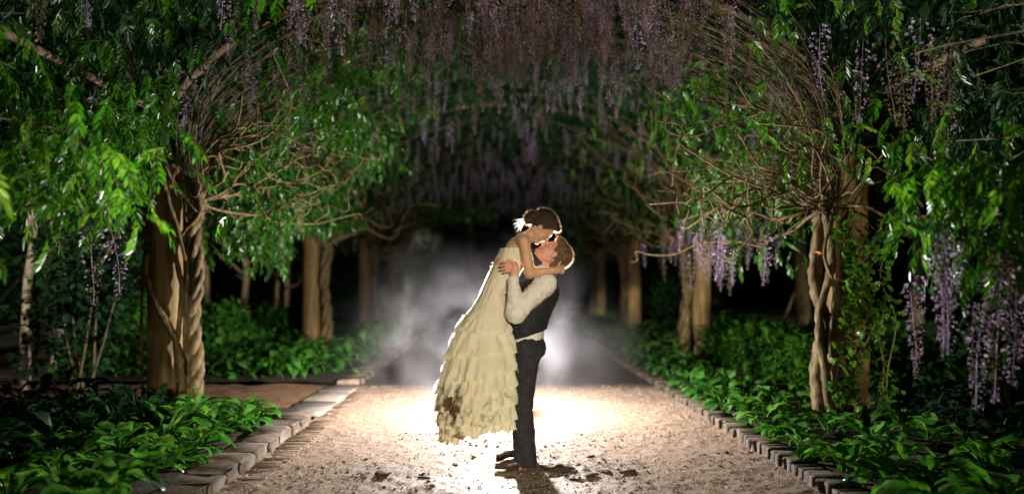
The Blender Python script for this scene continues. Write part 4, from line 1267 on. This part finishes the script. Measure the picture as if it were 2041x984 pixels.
def head_axes(f, tilt=0.0):
    f = np.array(f, float); f /= np.linalg.norm(f)
    s = np.array([0, 1.0, 0]) + tilt * np.cross(f, [0, 1.0, 0])
    s -= f * (s @ f); s /= np.linalg.norm(s)
    u = np.cross(f, s)
    if u[2] < 0 and abs(u[2]) > .2 or u[0] < 0: u = -u; 
    s = np.cross(u, f)
    return np.stack([f, s, u])

def head(so, c, A, sc=1.0, male=True):
    """A rows: forward, side, up. c: middle of the head"""
    c = np.array(c, float)
    def L(f, s, u): return c + (A.T @ np.array([f, s, u])) * sc
    so.ell(L(-.012, 0, .03), np.array([.100, .077, .092]) * sc, A, .02)
    so.ell(L(.032, 0, -.042), np.array([.064, .058, .072]) * sc, A, .03)
    so.limb(L(-.02, .052, -.055), L(.07, .012, -.098), .020 * sc, .020 * sc, .02)
    so.limb(L(-.02, -.052, -.055), L(.07, -.012, -.098), .020 * sc, .020 * sc, .02)
    so.ell(L(.080, 0, -.098), np.array([.020, .022, .018]) * sc, A, .015)
    so.limb(L(.082, -.03, .018), L(.082, .03, .018), .014 * sc, .014 * sc, .015)
    so.limb(L(.088, 0, .008), L(.110, 0, -.030), .009 * sc, .012 * sc, .012)
    so.ell(L(.100, .011, -.034), np.array([.010, .008, .008]) * sc, A, .008)
    so.ell(L(.100, -.011, -.034), np.array([.010, .008, .008]) * sc, A, .008)
    so.limb(L(.092, -.016, -.058), L(.092, .016, -.058), .008 * sc, .008 * sc, .008)
    so.limb(L(.088, -.014, -.070), L(.088, .014, -.070), .009 * sc, .009 * sc, .008)
    for sg in (-1, 1):
        so.ell(L(.092, sg * .033, -.004), np.array([.014, .019, .012]) * sc, A, .012, sub=True)
        so.ell(L(.076, sg * .033, -.004), np.array([.012, .015, .010]) * sc, A, .006)
        so.ell(L(-.008, sg * .076, -.012), np.array([.017, .008, .030]) * sc, A, .006)
        so.ell(L(-.004, sg * .085, -.010), np.array([.008, .006, .017]) * sc, A, .004, sub=True)
        so.ell(L(.062, sg * .042, -.040), np.array([.022, .018, .022]) * sc, A, .02)
    return L

def fingers(so, roots, dirs, curl, lens, r=.0088, k=.006):
    for p, d, cu, l in zip(roots, dirs, curl, lens):
        p = np.array(p, float); d = np.array(d, float); d /= np.linalg.norm(d)
        cu = np.array(cu, float)
        a = p; rr = r
        for j, fr in enumerate((.42, .32, .26)):
            b = a + d * l * fr
            so.limb(a, b, rr, rr * .92, k)
            a = b; rr *= .92
            d = d + cu * .55; d /= np.linalg.norm(d)

GR, BR = 'skin_m', 'skin'
H = 0.0048
# --- groom ------------------------------------------------------------------------------------
groom = empty("person", (.23, .06, 0), "man in black waistcoat, white shirt and dark trousers lifting the woman in white", "person")
gf = (-.47, 0, .88)
GA = head_axes(gf, .10)
GC = (.458, .05, 1.628)
hipN, hipF = (.255, -.03, .90), (.255, .15, .90)
kneeN, kneeF = (.215, -.055, .50), (.215, .20, .50)
ankN, ankF = (.245, -.075, .085), (.255, .245, .085)
shN, shF = (.385, -.125, 1.40), (.385, .225, 1.40)
elN, elF = (.160, -.225, 1.185), (.150, .30, 1.19)
wrN, wrF = (.145, -.205, 1.435), (.10, .235, 1.42)
pel, wai, che, nek = (.255, .06, .95), (.245, .06, 1.08), (.345, .06, 1.33), (.405, .055, 1.49)
so = Solid((-.10, -.36, -.01), (.70, .46, 1.82), H)
so.limb(hipN, kneeN, .085, .058, .03).limb(kneeN, ankN, .058, .038, .03)
so.limb(hipF, kneeF, .085, .058, .03).limb(kneeF, ankF, .058, .038, .03)
for an in (ankN, ankF):
    so.limb((an[0] + .01, an[1], .045), (an[0] - .17, an[1], .03), .036, .026, .03)
so.limb(pel, wai, .115, .11, .05, (1, 1.3, 1)).limb(wai, che, .112, .125, .06, (1, 1.35, 1))
so.limb((.385, -.07, 1.42), (.385, .19, 1.42), .065, .065, .06)
so.limb(nek, (GC[0] - .01, .05, GC[2] - .05), .058, .056, .03)
for a, b, c_ in ((shN, elN, wrN), (shF, elF, wrF)):
    so.limb(a, b, .052, .042, .03).limb(b, c_, .041, .027, .02)
GL = head(so, GC, GA, 1.02)
# near hand: palm upright against her ribs, fingers pointing along her back
so.limb(wrN, (.150, -.200, 1.475), .027, .026, .015, (1, .75, 1))
so.limb((.155, -.196, 1.480), (.150, -.190, 1.535), .034, .030, .012, (1, .55, 1))
fingers(so, [(.125, -.190, 1.556), (.118, -.192, 1.536), (.116, -.192, 1.516), (.122, -.192, 1.497)],
        [(-1, -.05, .16), (-1, -.05, .06), (-1, -.05, -.04), (-1, -.05, -.12)], [(-.05, .42, -.25)] * 4, [.074, .082, .076, .062], .0102)
fingers(so, [(.160, -.200, 1.530)], [(-.6, -.05, .8)], [(-.5, .1, -.2)], [.070], .0115)
# far hand on the other side of her back
so.limb(wrF, (.085, .215, 1.47), .027, .026, .015, (1, .75, 1))
so.limb((.08, .20, 1.475), (.075, .19, 1.53), .034, .030, .012, (1, .55, 1))
fingers(so, [(.05, .185, 1.556), (.045, .187, 1.536), (.043, .187, 1.516), (.05, .187, 1.497)],
        [(-1, -.3, .2), (-1, -.3, .05), (-1, -.3, -.1), (-1, -.3, -.2)], [(0, -.5, 0)] * 4, [.08, .09, .085, .068])
fingers(so, [(.09, .195, 1.52)], [(-.25, .05, 1)], [(-.5, -.15, 0)], [.072], .0105)
v, q = so.mesh(); gb = part("body", v, q, M['skin_m'], groom); gbv = (v, q)
# short hair
hs = Solid((.28, -.12, 1.42), (.66, .22, 1.84), .004)
hs.ell(GL(-.024, 0, .040), np.array([.104, .086, .098]) * 1.02, GA, .01)
hs.ell(GL(.040, 0, .094), np.array([.060, .062, .032]) * 1.02, GA, .02)
hs.limb(GL(-.075, -.035, -.055), GL(-.075, .035, -.055), .030, .030, .03)
hs.cut(GL(.012, 0, -.015), GA[0] * .72 - GA[2] * .70)
hs.ell(GL(.085, 0, -.01), np.array([.075, .10, .075]), GA, .012, sub=True)
for sg in (-1, 1): hs.ell(GL(.004, sg * .085, -.020), np.array([.026, .030, .036]), GA, .01, sub=True)
v, q = hs.mesh()
v = folds(v, q, .005, 55, ridge=False)
hair_g = part("hair", v, q, M['hair_m'], groom)
def strands(v, q, n, L, back, seed, parent, mat, wid=.0011, name="rim_strands"):
    """pale loose ends added at the sides and back to catch a rim light"""
    r = np.random.default_rng(seed)
    nn = normals_of(v, q)
    ok = np.flatnonzero(nn[:, 1] > -.3)
    i = ok[r.integers(0, len(ok), n)]
    d = nn[i] * .8 + np.array(back) + r.normal(0, .45, (n, 3)); d /= np.linalg.norm(d, axis=1, keepdims=True)
    l = L * r.uniform(.4, 1.3, n)[:, None]
    s = np.cross(d, r.normal(0, 1, (n, 3))); s /= np.linalg.norm(s, axis=1, keepdims=True)
    a = v[i] - nn[i] * .003
    m = a + d * l * .55; e = a + d * l + np.array([0, 0, -.25]) * l + r.normal(0, .15, (n, 3)) * l
    vv = np.stack([a - s * wid, a + s * wid, m + s * wid * .7, m - s * wid * .7, e], 1).reshape(-1, 3)
    o = (np.arange(n) * 5)[:, None]
    part(name, vv, [o + np.array([[0, 1, 2, 3]]), o + np.array([[3, 2, 4]])], mat, parent, kind="stuff")
strands(gbv[0], gbv[1], 24000, .007, (0, 0, 0), 22, gb, M['rim_fuzz'], .0009, 'rim_skin_hairs')  # added over the skin so its outline catches the flash
strands(v, q, 6000, .017, GA[2] * .3 - GA[0] * .3, 5, hair_g, M['rim_hair_m'])
# trousers
tr = Solid((.02, -.22, .01), (.52, .42, 1.06), .0055)
for hp, kn, an in ((hipN, kneeN, ankN), (hipF, kneeF, ankF)):
    an2 = (an[0] - .012, an[1], .065)
    tr.limb(hp, kn, .098, .078, .04).limb(kn, (kn[0] * .5 + an2[0] * .5, (kn[1] + an2[1]) / 2, .28), .078, .075, .03).limb((kn[0] * .5 + an2[0] * .5, (kn[1] + an2[1]) / 2, .28), an2, .075, .082, .03, (1.08, 1, 1))
tr.limb(pel, (.25, .06, 1.02), .128, .120, .05, (1, 1.28, 1))
tr.ell((.305, .0, .895), (.085, .085, .085), None, .05).ell((.305, .12, .895), (.085, .085, .085), None, .05)
tr.cut((.25, .06, 1.015), (-.12, 0, 1)).cut((.25, .06, .042), (-.15, 0, -1))
v, q = tr.mesh()
v = folds(v, q, .010, 11, (1, 1, .55)); v = folds(v, q, .005, 24, (1, 1, 1.6))
part("trousers", v, q, M['trousers'], groom)
# shirt
sh = Solid((-.02, -.34, .93), (.60, .44, 1.60), .0050)
sh.limb(pel, wai, .128, .126, .05, (1, 1.3, 1)).limb(wai, che, .124, .136, .06, (1, 1.35, 1))
sh.limb((.385, -.08, 1.42), (.385, .20, 1.42), .074, .074, .06)
for a, b, c_ in ((shN, elN, wrN), (shF, elF, wrF)):
    c2 = np.array(c_) * .93 + np.array(b) * .07
    sh.limb(a, b, .078, .070, .04).limb(b, c2, .070, .043, .03)
    sh.limb(c2, c_, .037, .037, .006)
sh.limb((.400, .055, 1.465), (.418, .055, 1.525), .072, .066, .02)
sh.cut((.418, .055, 1.528), (.25, 0, 1)).cut((.25, .06, .965), (.1, 0, -1))
v, q = sh.mesh()
v = folds(v, q, .013, 10, (1, 1, 1.2)); v = folds(v, q, .006, 22, (1.5, 1, 1))
shirt = part("shirt", v, q, M['shirt'], groom)
strands(v, q, 9000, .008, (0, 0, 0), 31, shirt, M['rim_fuzz'], .0009, 'rim_shirt_threads')  # added on the shirt for a bright outline against the flash
# waistcoat
ve = Solid((.02, -.24, .96), (.60, .36, 1.56), .0050)
ve.limb((.25, .06, 1.0), wai, .143, .141, .05, (1.03, 1.32, 1)).limb(wai, che, .141, .155, .06, (1.02, 1.36, 1))
ve.limb((.395, -.045, 1.42), (.395, .165, 1.42), .080, .080, .05)
ve.cut((.25, .06, 1.005), (.30, 0, -1)).cut((.40, .06, 1.495), (-.30, 0, 1))
for sN, eN in ((shN, elN), (shF, elF)):
    ve.limb((sN[0] - .01, sN[1] + (-.05 if sN[1] < 0 else .05), sN[2] + .02), (sN[0] - .07, sN[1] + (-.07 if sN[1] < 0 else .07), sN[2] - .12), .092, .080, .008, sub=True)
v, q = ve.mesh()
v = folds(v, q, .006, 12, (1, 1, 1.5))
vest = part("waistcoat", v, q, M['vest'], groom)
# shirt tail showing under the waistcoat at the back
tail = Solid((.15, -.14, .90), (.46, .28, 1.10), .005)
tail.limb((.265, .06, .985), (.26, .06, 1.02), .138, .132, .02, (1.0, 1.22, 1))
tail.cut((.30, .06, .962), (.5, 0, -1)).cut((.2, .06, 1.03), (.25, 0, 1))
v, q = tail.mesh(); v = folds(v, q, .006, 16)
part("shirt_tail", v, q, M['shirt'], groom)
# shoes
for an in (ankN, ankF):
    se = Solid((an[0] - .30, an[1] - .09, -.01), (an[0] + .13, an[1] + .09, .16), .0045)
    se.limb((an[0] + .035, an[1], .048), (an[0] - .03, an[1], .065), .042, .046, .03)
    se.limb((an[0] - .02, an[1], .058), (an[0] - .14, an[1] - .005, .040), .046, .040, .03, (1, 1, .9))
    se.limb((an[0] - .13, an[1] - .005, .036), (an[0] - .215, an[1] - .005, .030), .041, .026, .03, (1, 1, .75))
    se.cut((an[0], an[1], .020), (0, 0, -1))
    v, q = se.mesh(); shoe = part("shoe", v, q, M['shoe'], groom)
    s2 = Solid((an[0] - .30, an[1] - .09, -.02), (an[0] + .13, an[1] + .09, .06), .0045)
    s2.limb((an[0] + .04, an[1], .01), (an[0] - .03, an[1], .01), .042, .040, .02)
    s2.limb((an[0] - .10, an[1] - .005, .01), (an[0] - .215, an[1] - .005, .01), .044, .028, .03)
    s2.cut((0, 0, .021), (0, 0, 1)).cut((0, 0, .003), (0, 0, -1))
    s2.limb((an[0] - .045, an[1] - .1, -.005), (an[0] - .045, an[1] + .1, -.005), .022, .022, .01, sub=True)
    v, q = s2.mesh(); part("sole", v, q, M['sole'], shoe)
a = np.linspace(0, 2 * np.pi, 20)
v, q, t = tube_vf(np.stack([np.full(20, .098), -.189 + .0105 * np.cos(a), 1.515 + .0105 * np.sin(a)], -1), .0026, 6)
part("ring", v, [q, t], M['silver'], groom)

# --- bride ------------------------------------------------------------------------------------
bride = empty("person", (-.1, .03, .3), "woman in a strapless tiered cream dress bending down to kiss the man", "person")
bf = (.50, 0, -.865)
BA = head_axes(bf, .12)
BC = (.372, .035, 1.838)
sR, sL = (.225, -.135, 1.715), (.225, .185, 1.715)
eR, eL = (.262, -.205, 1.478), (.30, .28, 1.50)
wR, wL = (.435, -.145, 1.500), (.47, .20, 1.53)
so = Solid((-.32, -.34, .22), (.62, .46, 2.02), H)
so.limb((.175, .03, 1.66), (.10, .03, 1.53), .088, .092, .05, (1, 1.35, 1))
so.limb((.10, .03, 1.53), (.0, .03, 1.31), .092, .078, .06, (1, 1.30, 1))
so.limb((.0, .03, 1.31), (-.07, .03, 1.10), .078, .112, .06, (1, 1.25, 1))
so.ell((.165, -.035, 1.585), (.062, .062, .062), None, .04).ell((.165, .095, 1.585), (.062, .062, .062), None, .04)
so.limb((.215, -.09, 1.735), (.215, .14, 1.735), .046, .046, .06)
so.limb((.235, .03, 1.745), (BC[0] - .035, .033, BC[2] - .02), .047, .045, .04)
for y0 in (-.05, .11):
    so.limb((-.08, y0, 1.05), (-.05, y0, .66), .085, .055, .05).limb((-.05, y0, .66), (-.14, y0, .36), .052, .034, .03).limb((-.14, y0, .36), (-.10, y0, .285), .034, .022, .02)
for a_, b_, c_ in ((sR, eR, wR), (sL, eL, wL)):
    so.limb(a_, b_, .043, .036, .035).limb(b_, c_, .0355, .024, .018)
BL = head(so, BC, BA, .96)
# near hand curls round the back of his neck
so.limb(wR, (.475, -.115, 1.505), .024, .024, .012, (1, 1, 1))
so.limb((.470, -.118, 1.503), (.510, -.070, 1.512), .028, .027, .012, (.8, .8, 1.0))
fingers(so, [(.515, -.068, 1.532), (.520, -.062, 1.516), (.518, -.062, 1.500), (.512, -.066, 1.486)],
        [(.35, 1, .1), (.3, 1, 0), (.25, 1, 0), (.2, 1, -.1)], [(-.5, .1, 0)] * 4, [.072, .08, .074, .06], .0075)
fingers(so, [(.480, -.098, 1.53)], [(.5, .5, .9)], [(0, .4, -.3)], [.06], .009)
so.limb(wL, (.50, .165, 1.53), .024, .024, .012).limb((.50, .165, 1.53), (.525, .13, 1.535), .027, .026, .012, (.8, .8, 1))
fingers(so, [(.53, .125, 1.555), (.535, .12, 1.54), (.533, .12, 1.524), (.527, .125, 1.51)],
        [(.1, -1, .1), (.1, -1, 0), (.1, -1, 0), (.1, -1, -.1)], [(-.5, -.1, 0)] * 4, [.07, .078, .072, .06], .0075)
fingers(so, [(.505, .15, 1.555)], [(.4, -.5, .9)], [(0, -.4, -.3)], [.06], .009)
v, q = so.mesh(); bb = part("body", v, q, M['skin'], bride)
strands(v, q, 30000, .009, (0, 0, 0), 21, bb, M['rim_fuzz'], .0010)  # added on her skin as a light-catching outline
# hair swept back into a low bun
hb = Solid((.14, -.14, 1.70), (.60, .22, 2.06), .004)
hb.ell(BL(-.026, 0, .034), np.array([.104, .086, .100]), BA, .01)
hb.ell(BL(.035, 0, .092), np.array([.062, .064, .034]), BA, .02)
hb.cut(BL(.018, 0, 0), BA[0] * .72 - BA[2] * .66)
hb.ell(BL(.082, 0, -.01), np.array([.072, .10, .075]), BA, .012, sub=True)
hb.ell(BL(-.108, 0, -.040), np.array([.050, .062, .055]), BA, .02)
hb.ell(BL(-.115, -.045, -.010), np.array([.034, .034, .034]), BA, .012)
hb.ell(BL(-.100, -.040, -.075), np.array([.030, .032, .030]), BA, .012)
for sg in (-1, 1): hb.ell(BL(.0, sg * .084, -.024), np.array([.022, .022, .030]), BA, .01, sub=True)
v, q = hb.mesh(); v = folds(v, q, .006, 26, (1, 1, 1))
hair_b = part("hair", v, q, M['hair'], bride)
strands(v, q, 5500, .022, BA[2] * .2 - BA[0] * .4, 9, hair_b, M['hair_thin'], .0011)
# thin white wisps standing off the nape
b = Bag(); r = np.random.default_rng(4)
for k in range(40):
    c0 = np.array(BL(-.120, r.uniform(-.05, .05), -.085))
    d = np.array([-.75, r.normal(0, .5), -.30 + r.normal(0, .38)]); d /= np.linalg.norm(d)
    L_ = r.uniform(.04, .115)
    s_ = np.cross(d, r.normal(0, 1, 3)); s_ /= np.linalg.norm(s_)
    t = np.linspace(0, 1, 6)[:, None]
    mid = c0 + d * L_ * t + np.array([0, 0, -.03]) * t ** 2
    wd = .0025 * np.sin(np.pi * np.clip(t * .9 + .08, 0, 1))
    b.add(np.concatenate([mid - s_ * wd, mid + s_ * wd]), np.array([[i, i + 1, i + 7, i + 6] for i in range(5)]))
v, f = b.get(); part("nape_wisps", v, f, M['wisp'], bride)
e0 = np.array(BL(-.006, -.083, -.052))
v, q, t = tube_vf(np.array([e0, e0 + (0, 0, -.012), e0 + (0, 0, -.018), e0 + (0, 0, -.026), e0 + (0, 0, -.03)]), np.array([.0015, .002, .0055, .0055, .001]), 8)
part("earring", v, [q, t], M['silver'], bride)

# dress: bodice and overlapping ragged tiers, each ring fitted to her leaning body
# (z, back x, front x, half depth in y)
RING = np.array([(1.672, .058, .275, .142), (1.64, .040, .278, .150), (1.57, .006, .258, .154), (1.50, -.030, .212, .148), (1.43, -.062, .168, .140),
                 (1.31, -.108, .112, .132), (1.23, -.158, .112, .148), (1.10, -.265, .155, .185), (.97, -.310, .172, .215), (.83, -.345, .180, .245),
                 (.70, -.380, .190, .270), (.57, -.405, .195, .285), (.42, -.415, .185, .285), (.28, -.400, .165, .270), (.15, -.38, .13, .25)])
def ring(z):
    zz = RING[::-1, 0]
    g = lambda c: np.interp(z, zz, RING[::-1, c])
    b_, f_, d_ = g(1), g(2), g(3)
    return (b_ + f_) / 2, (f_ - b_) / 2, d_
def smooth_ring(z):
    o = [np.zeros_like(z) for _ in range(3)]
    for dz, w_ in ((-.03, .25), (0, .5), (.03, .25)):
        for i, x in enumerate(ring(np.clip(z + dz, .15, 1.672))): o[i] = o[i] + w_ * x
    return o
dress = None
def cloth(name, z_top, z_bot_f, grow0, grow1, ruffle, freq, seed, nt=26, na=200, ragged=.02, parent=None, lace=0.0, rim_n=0):
    th = np.linspace(0, 2 * np.pi, na, endpoint=False)
    T, A = np.meshgrid(np.linspace(0, 1, nt), th, indexing='ij')
    circ = np.stack([np.cos(A.ravel()) * 1.2, np.sin(A.ravel()) * 1.2, np.full(A.size, seed * 1.7)], -1)
    edge = ragged * (noise3(circ, 7) * 1.6 + noise3(circ, 19) * .8)
    zt = z_top + .012 * noise3(circ, 2)
    zb = z_bot_f(A.ravel()) + edge
    t = T.ravel()
    z = zt * (1 - t) + zb * t
    cx, rx, ry = smooth_ring(z)
    yy = np.stack([circ[:, 0], circ[:, 1], t * .6 + seed], -1)
    flare = grow0 + (grow1 - grow0) * t ** 1.4
    wav = ruffle * (.25 + .75 * t) * (np.sin(A.ravel() * freq * 2 + 3 * noise3(yy, 1.2) * 4) * .40 + .9 * noise3(yy, 3.0) + 1.1 * noise3(yy, 9.0) * t)
    fold = np.stack([np.cos(A.ravel()) * 1.2, np.sin(A.ravel()) * 1.2, z * .35], -1)
    wav += .045 * np.clip((1.2 - z) * 1.6, 0, 1) * noise3(fold, 4.2)
    wav += lace * (noise3(np.stack([circ[:, 0] * 6, circ[:, 1] * 6, z * 26], -1), 1.0))
    x = cx + np.cos(A.ravel()) * (rx + flare + wav)
    y_ = .03 + np.sin(A.ravel()) * (ry + flare + wav)
    # the front of the skirt presses against the groom's legs
    v = np.stack([x, y_, z], -1)
    i = np.arange(nt - 1)[:, None] * na; j = np.arange(na)[None]
    q = np.stack([i + j, i + na + j, i + na + (j + 1) % na, i + (j + 1) % na], -1).reshape(-1, 4)
    o = part(name, v, q, M['dress'], parent)
    if rim_n:
        strands(v, q, rim_n, .013, (0, 0, -.2), seed, o if parent is bride else parent, M['rim_fuzz'], .0011, 'rim_dress_threads')  # threads added so the dress outline lights up as a rim
    return o
dress = cloth("dress", 1.672, lambda a: np.full_like(a, 1.06), 0.0, 0.0, .004, 5, 1, 90, 180, .012, bride, .011, 5000)
def sheer(name, z_top, z_bot, shift0, shift1, parent, seed, nt=120, na=160):
    th = np.linspace(np.pi * .5, np.pi * 1.5, na)
    T, A = np.meshgrid(np.linspace(0, 1, nt), th, indexing='ij')
    t, a = T.ravel(), A.ravel()
    circ = np.stack([np.cos(a) * 1.2, np.sin(a) * 1.2, 0 * a + seed], -1)
    z = z_top * (1 - t) + (z_bot + .10 * noise3(circ, 3) + .05 * noise3(circ, 11)) * t
    cx, rx, ry = smooth_ring(z)
    p3 = np.stack([np.cos(a) * .35, np.sin(a) * .35, z], -1)
    crump = (.35 + .65 * t) * (.022 * noise3(p3, 16) + .016 * noise3(p3, 34) + .02 * noise3(p3, 6))
    sh_ = shift0 + (shift1 - shift0) * np.clip(t * 1.5, 0, 1)
    x = cx + np.cos(a) * (rx + crump + sh_)
    y_ = .03 + np.sin(a) * (ry - .012 + crump)
    i = (np.arange(nt - 1)[:, None] * na + np.arange(na - 1)[None]).ravel()
    return part(name, np.stack([x, y_, z], -1), np.stack([i, i + na, i + na + 1, i + 1], -1), M['sheer'], parent)
def fin(name, z_top, z_bot, y0, wid0, wid1, side, parent, seed, n=150):
    """sheer cloth edge behind her, added past the layers to glow as a rim"""
    t = np.linspace(0, 1, n)
    z = z_top * (1 - t) + z_bot * t
    cx, rx, ry = smooth_ring(z)
    base = cx + side * rx
    wd = (wid0 + (wid1 - wid0) * t) * (1 + .7 * noise3(np.stack([z * 10, 0 * z + seed, 0 * z], -1), 1.0) + .3 * noise3(np.stack([z * 40, 0 * z + seed, 0 * z], -1), 1.0))
    rows = []
    for k, u in enumerate((-1.6, -.6, .3, 1.0)):
        x = base + side * wd * u - (side * .025 if k == 0 else 0)
        yy_ = y0 + .02 * np.sin(z * 37 + seed) * (k / 3) + .03 * noise3(np.stack([z * 22, 0 * z + seed + k * .4, 0 * z], -1), 1.0)
        rows.append(np.stack([x, yy_, z - .012 * u], -1))
    v = np.stack(rows, 1).reshape(-1, 3)
    i = (np.arange(n - 1)[:, None] * 4 + np.arange(3)[None]).ravel()
    return part(name, v, np.stack([i, i + 4, i + 5, i + 1], -1), M['sheer'], parent)
fin("sheer_rim_edge", 1.655, 1.15, .06, .008, .020, -1, dress, 2.2)
fin("sheer_rim_edge", 1.17, .31, .05, .030, .062, -1, dress, 5.3)
fin("sheer_rim_edge", .98, .34, .12, .036, .070, -1, dress, 9.1)
hem = lambda z0, tilt=0.0: (lambda a: z0 + tilt * np.cos(a))
cloth("underskirt", 1.14, lambda a: .30 + .10 * np.cos(a) + .02 * np.sin(3 * a), -.012, -.02, .014, 9, 2, 40, 200, .05, dress)
TIERS = [(1.13, 1.035, .000, .012, 8), (1.10, .86, -.002, .014, 9), (.92, .70, -.004, .016, 10), (.79, .60, -.002, .018, 11), (.68, .47, -.004, .020, 11), (.56, .36, -.006, .022, 12), (.46, .27, -.010, .020, 13)]
for k, (zt, zb, g0, g1, fr) in enumerate(TIERS):
    tl = .01 + .010 * k
    cloth("ruffle", zt, (lambda zb, tl: (lambda a: zb + tl * np.cos(a) - .02 * np.sin(a * 2 + zb * 9)))(zb, tl), g0, g1 + .012, .019 + .003 * k, fr, 10 + k, 22, 260, .018 + .004 * k, dress, 0.0, 2200)
# ---------------------------------------------------------------- the photographer's flash behind the couple and the lit smoke
FU = empty("flash_unit", (FLASH.x, FLASH.y, 0), "small black bare-bulb flash on a low stand hidden behind the couple", "flash")
def boxv(c, s):
    c, s = np.array(c), np.array(s) / 2
    v = np.array([[x, y, z] for x in (-1, 1) for y in (-1, 1) for z in (-1, 1)]) * s + c
    return v, np.array([[0, 1, 3, 2], [4, 6, 7, 5], [0, 4, 5, 1], [2, 3, 7, 6], [0, 2, 6, 4], [1, 5, 7, 3]])
fx, fy, fz = FLASH
fm, nt, ln, b_ = nodes_of("added_tube_glow")
b_.inputs["Base Color"].default_value = (.8, .8, .8, 1)
b_.inputs["Emission Color"].default_value = (1, .95, .9, 1); b_.inputs["Emission Strength"].default_value = 6
v, f = lathe([(.0, fz - .26), (.035, fz - .26), (.04, fz - .25), (.04, fz - .12), (.03, fz - .08), (.0, fz - .08)], (fx, fy)); part("head", v, f, M['metal'], FU)
v, f = lathe([(.0, fz - .08), (.076, fz - .075), (.076, fz - .071), (.0, fz - .075)], (fx, fy)); part("ground_shade", v, f, M['metal'], FU)  # added disc, shaped to keep the flash off the ground close by
v, f = lathe([(.0, fz + .098), (.072, fz + .094), (.072, fz + .098), (.0, fz + .103)], (fx, fy)); part("crown_shade", v, f, M['metal'], FU)  # added disc that shades the flower crown from the bulb
for k in range(2):
    sx_ = fx + (.037 if k else -.037)
    v, q, t = tube_vf(np.array([(sx_ * 2 - fx, fy + .0, fz - .073), (sx_ * 2 - fx, fy + .0, fz + .096)]), .002, 5); part("strut", v, [q, t], M['metal'], FU)
v, q, t = tube_vf(np.array([(fx, fy, fz - .25), (fx, fy, .05)]), .011, 8); part("pole", v, [q, t], M['metal'], FU)
for k in range(3):
    a = 1.0 + k * 2.094
    v, q, t = tube_vf(np.array([(fx, fy, .2), (fx + .13 * math.cos(a), fy + .13 * math.sin(a), .012)]), .007, 6); part("leg", v, [q, t], M['metal'], FU)
ld = bpy.data.lights.new("flash_light", 'POINT')
ld.energy = FLASH_W
ld.color = (1.0, .95, .90)
ld.shadow_soft_size = 0.05
lo = bpy.data.objects.new("flash_light", ld)
COL.objects.link(lo)
lo.parent = FU
lo.location = FLASH - FU.location
v, f = lathe([(.0, fz - .22), (.028, fz - .22), (.028, fz - .18), (.0, fz - .18)], (fx, fy - .07)); part("added_tube", v, f, fm, FU)  # added glowing tube to go with the extra spot
bd = bpy.data.lights.new("added_rim_beam", 'SPOT')  # added second lamp that brightens the couple's rim and the gravel in front
bd.energy = BEAM_W
bd.color = (1.0, .95, .90)
bd.spot_size = math.radians(74)
bd.spot_blend = 0.75
bd.shadow_soft_size = 0.04
bo = bpy.data.objects.new("added_rim_beam", bd)
COL.objects.link(bo)
bo.parent = FU
bo.location = FLASH - FU.location + Vector((0, -.16, -.20))
bo.rotation_euler = Vector((0.0, -1.0, 0.34)).to_track_quat('-Z', 'Y').to_euler()

def smoke_material():
    m = bpy.data.materials.new("smoke"); m.use_nodes = True
    nt, ln = m.node_tree.nodes, m.node_tree.links
    nt.remove(nt["Principled BSDF"])
    pv = nt.new("ShaderNodeVolumePrincipled")
    pv.inputs["Color"].default_value = (.90, .88, .97, 1)
    pv.inputs["Anisotropy"].default_value = 0.25
    tc = nt.new("ShaderNodeTexCoord")
    n = nt.new("ShaderNodeTexNoise"); n.inputs["Scale"].default_value = 1.7; n.inputs["Detail"].default_value = 6; n.inputs["Distortion"].default_value = .6
    ln.new(tc.outputs["Object"], n.inputs["Vector"])
    r = ramp(nt, [(.45, (0, 0, 0)), (.64, (1, 1, 1))])
    ln.new(n.outputs["Fac"], r.inputs[0])
    g = nt.new("ShaderNodeTexGradient"); g.gradient_type = 'SPHERICAL'
    mp = nt.new("ShaderNodeMapping")
    mp.inputs["Scale"].default_value = (1 / 2.2, 1 / 2.0, 1 / 1.75)
    ln.new(tc.outputs["Object"], mp.inputs[0]); ln.new(mp.outputs[0], g.inputs[0])
    g2 = ramp(nt, [(.0, (0, 0, 0)), (.25, (.10, .10, .10)), (.75, (1, 1, 1))])
    ln.new(g.outputs["Fac"], g2.inputs[0])
    a = nt.new("ShaderNodeMath"); a.operation = 'MULTIPLY'; ln.new(r.outputs[0], a.inputs[0]); ln.new(g2.outputs[0], a.inputs[1])
    c = nt.new("ShaderNodeMath"); c.operation = 'MULTIPLY'; ln.new(a.outputs[0], c.inputs[0]); c.inputs[1].default_value = SMOKE
    ln.new(c.outputs[0], pv.inputs["Density"])
    ln.new(pv.outputs[0], nt["Material Output"].inputs["Volume"])
    return m
SMOKE = 0.46
u, vv = np.meshgrid(np.linspace(0, 2 * np.pi, 32, endpoint=False), np.linspace(0.001, np.pi - .001, 16), indexing='ij')
d = np.stack([np.cos(u) * np.sin(vv), np.sin(u) * np.sin(vv), np.cos(vv)], -1).reshape(-1, 3) * (2.22, 2.02, 1.77)
q = np.array([[i * 16 + j, i * 16 + j + 1, ((i + 1) % 32) * 16 + j + 1, ((i + 1) % 32) * 16 + j] for i in range(32) for j in range(15)])
o = put("smoke", mesh_data("smoke", d, q, smoke_material()), None, (-0.15, 3.9, 0.40))
tag(o, "pale lit smoke drifting behind the couple", "smoke", kind="stuff")
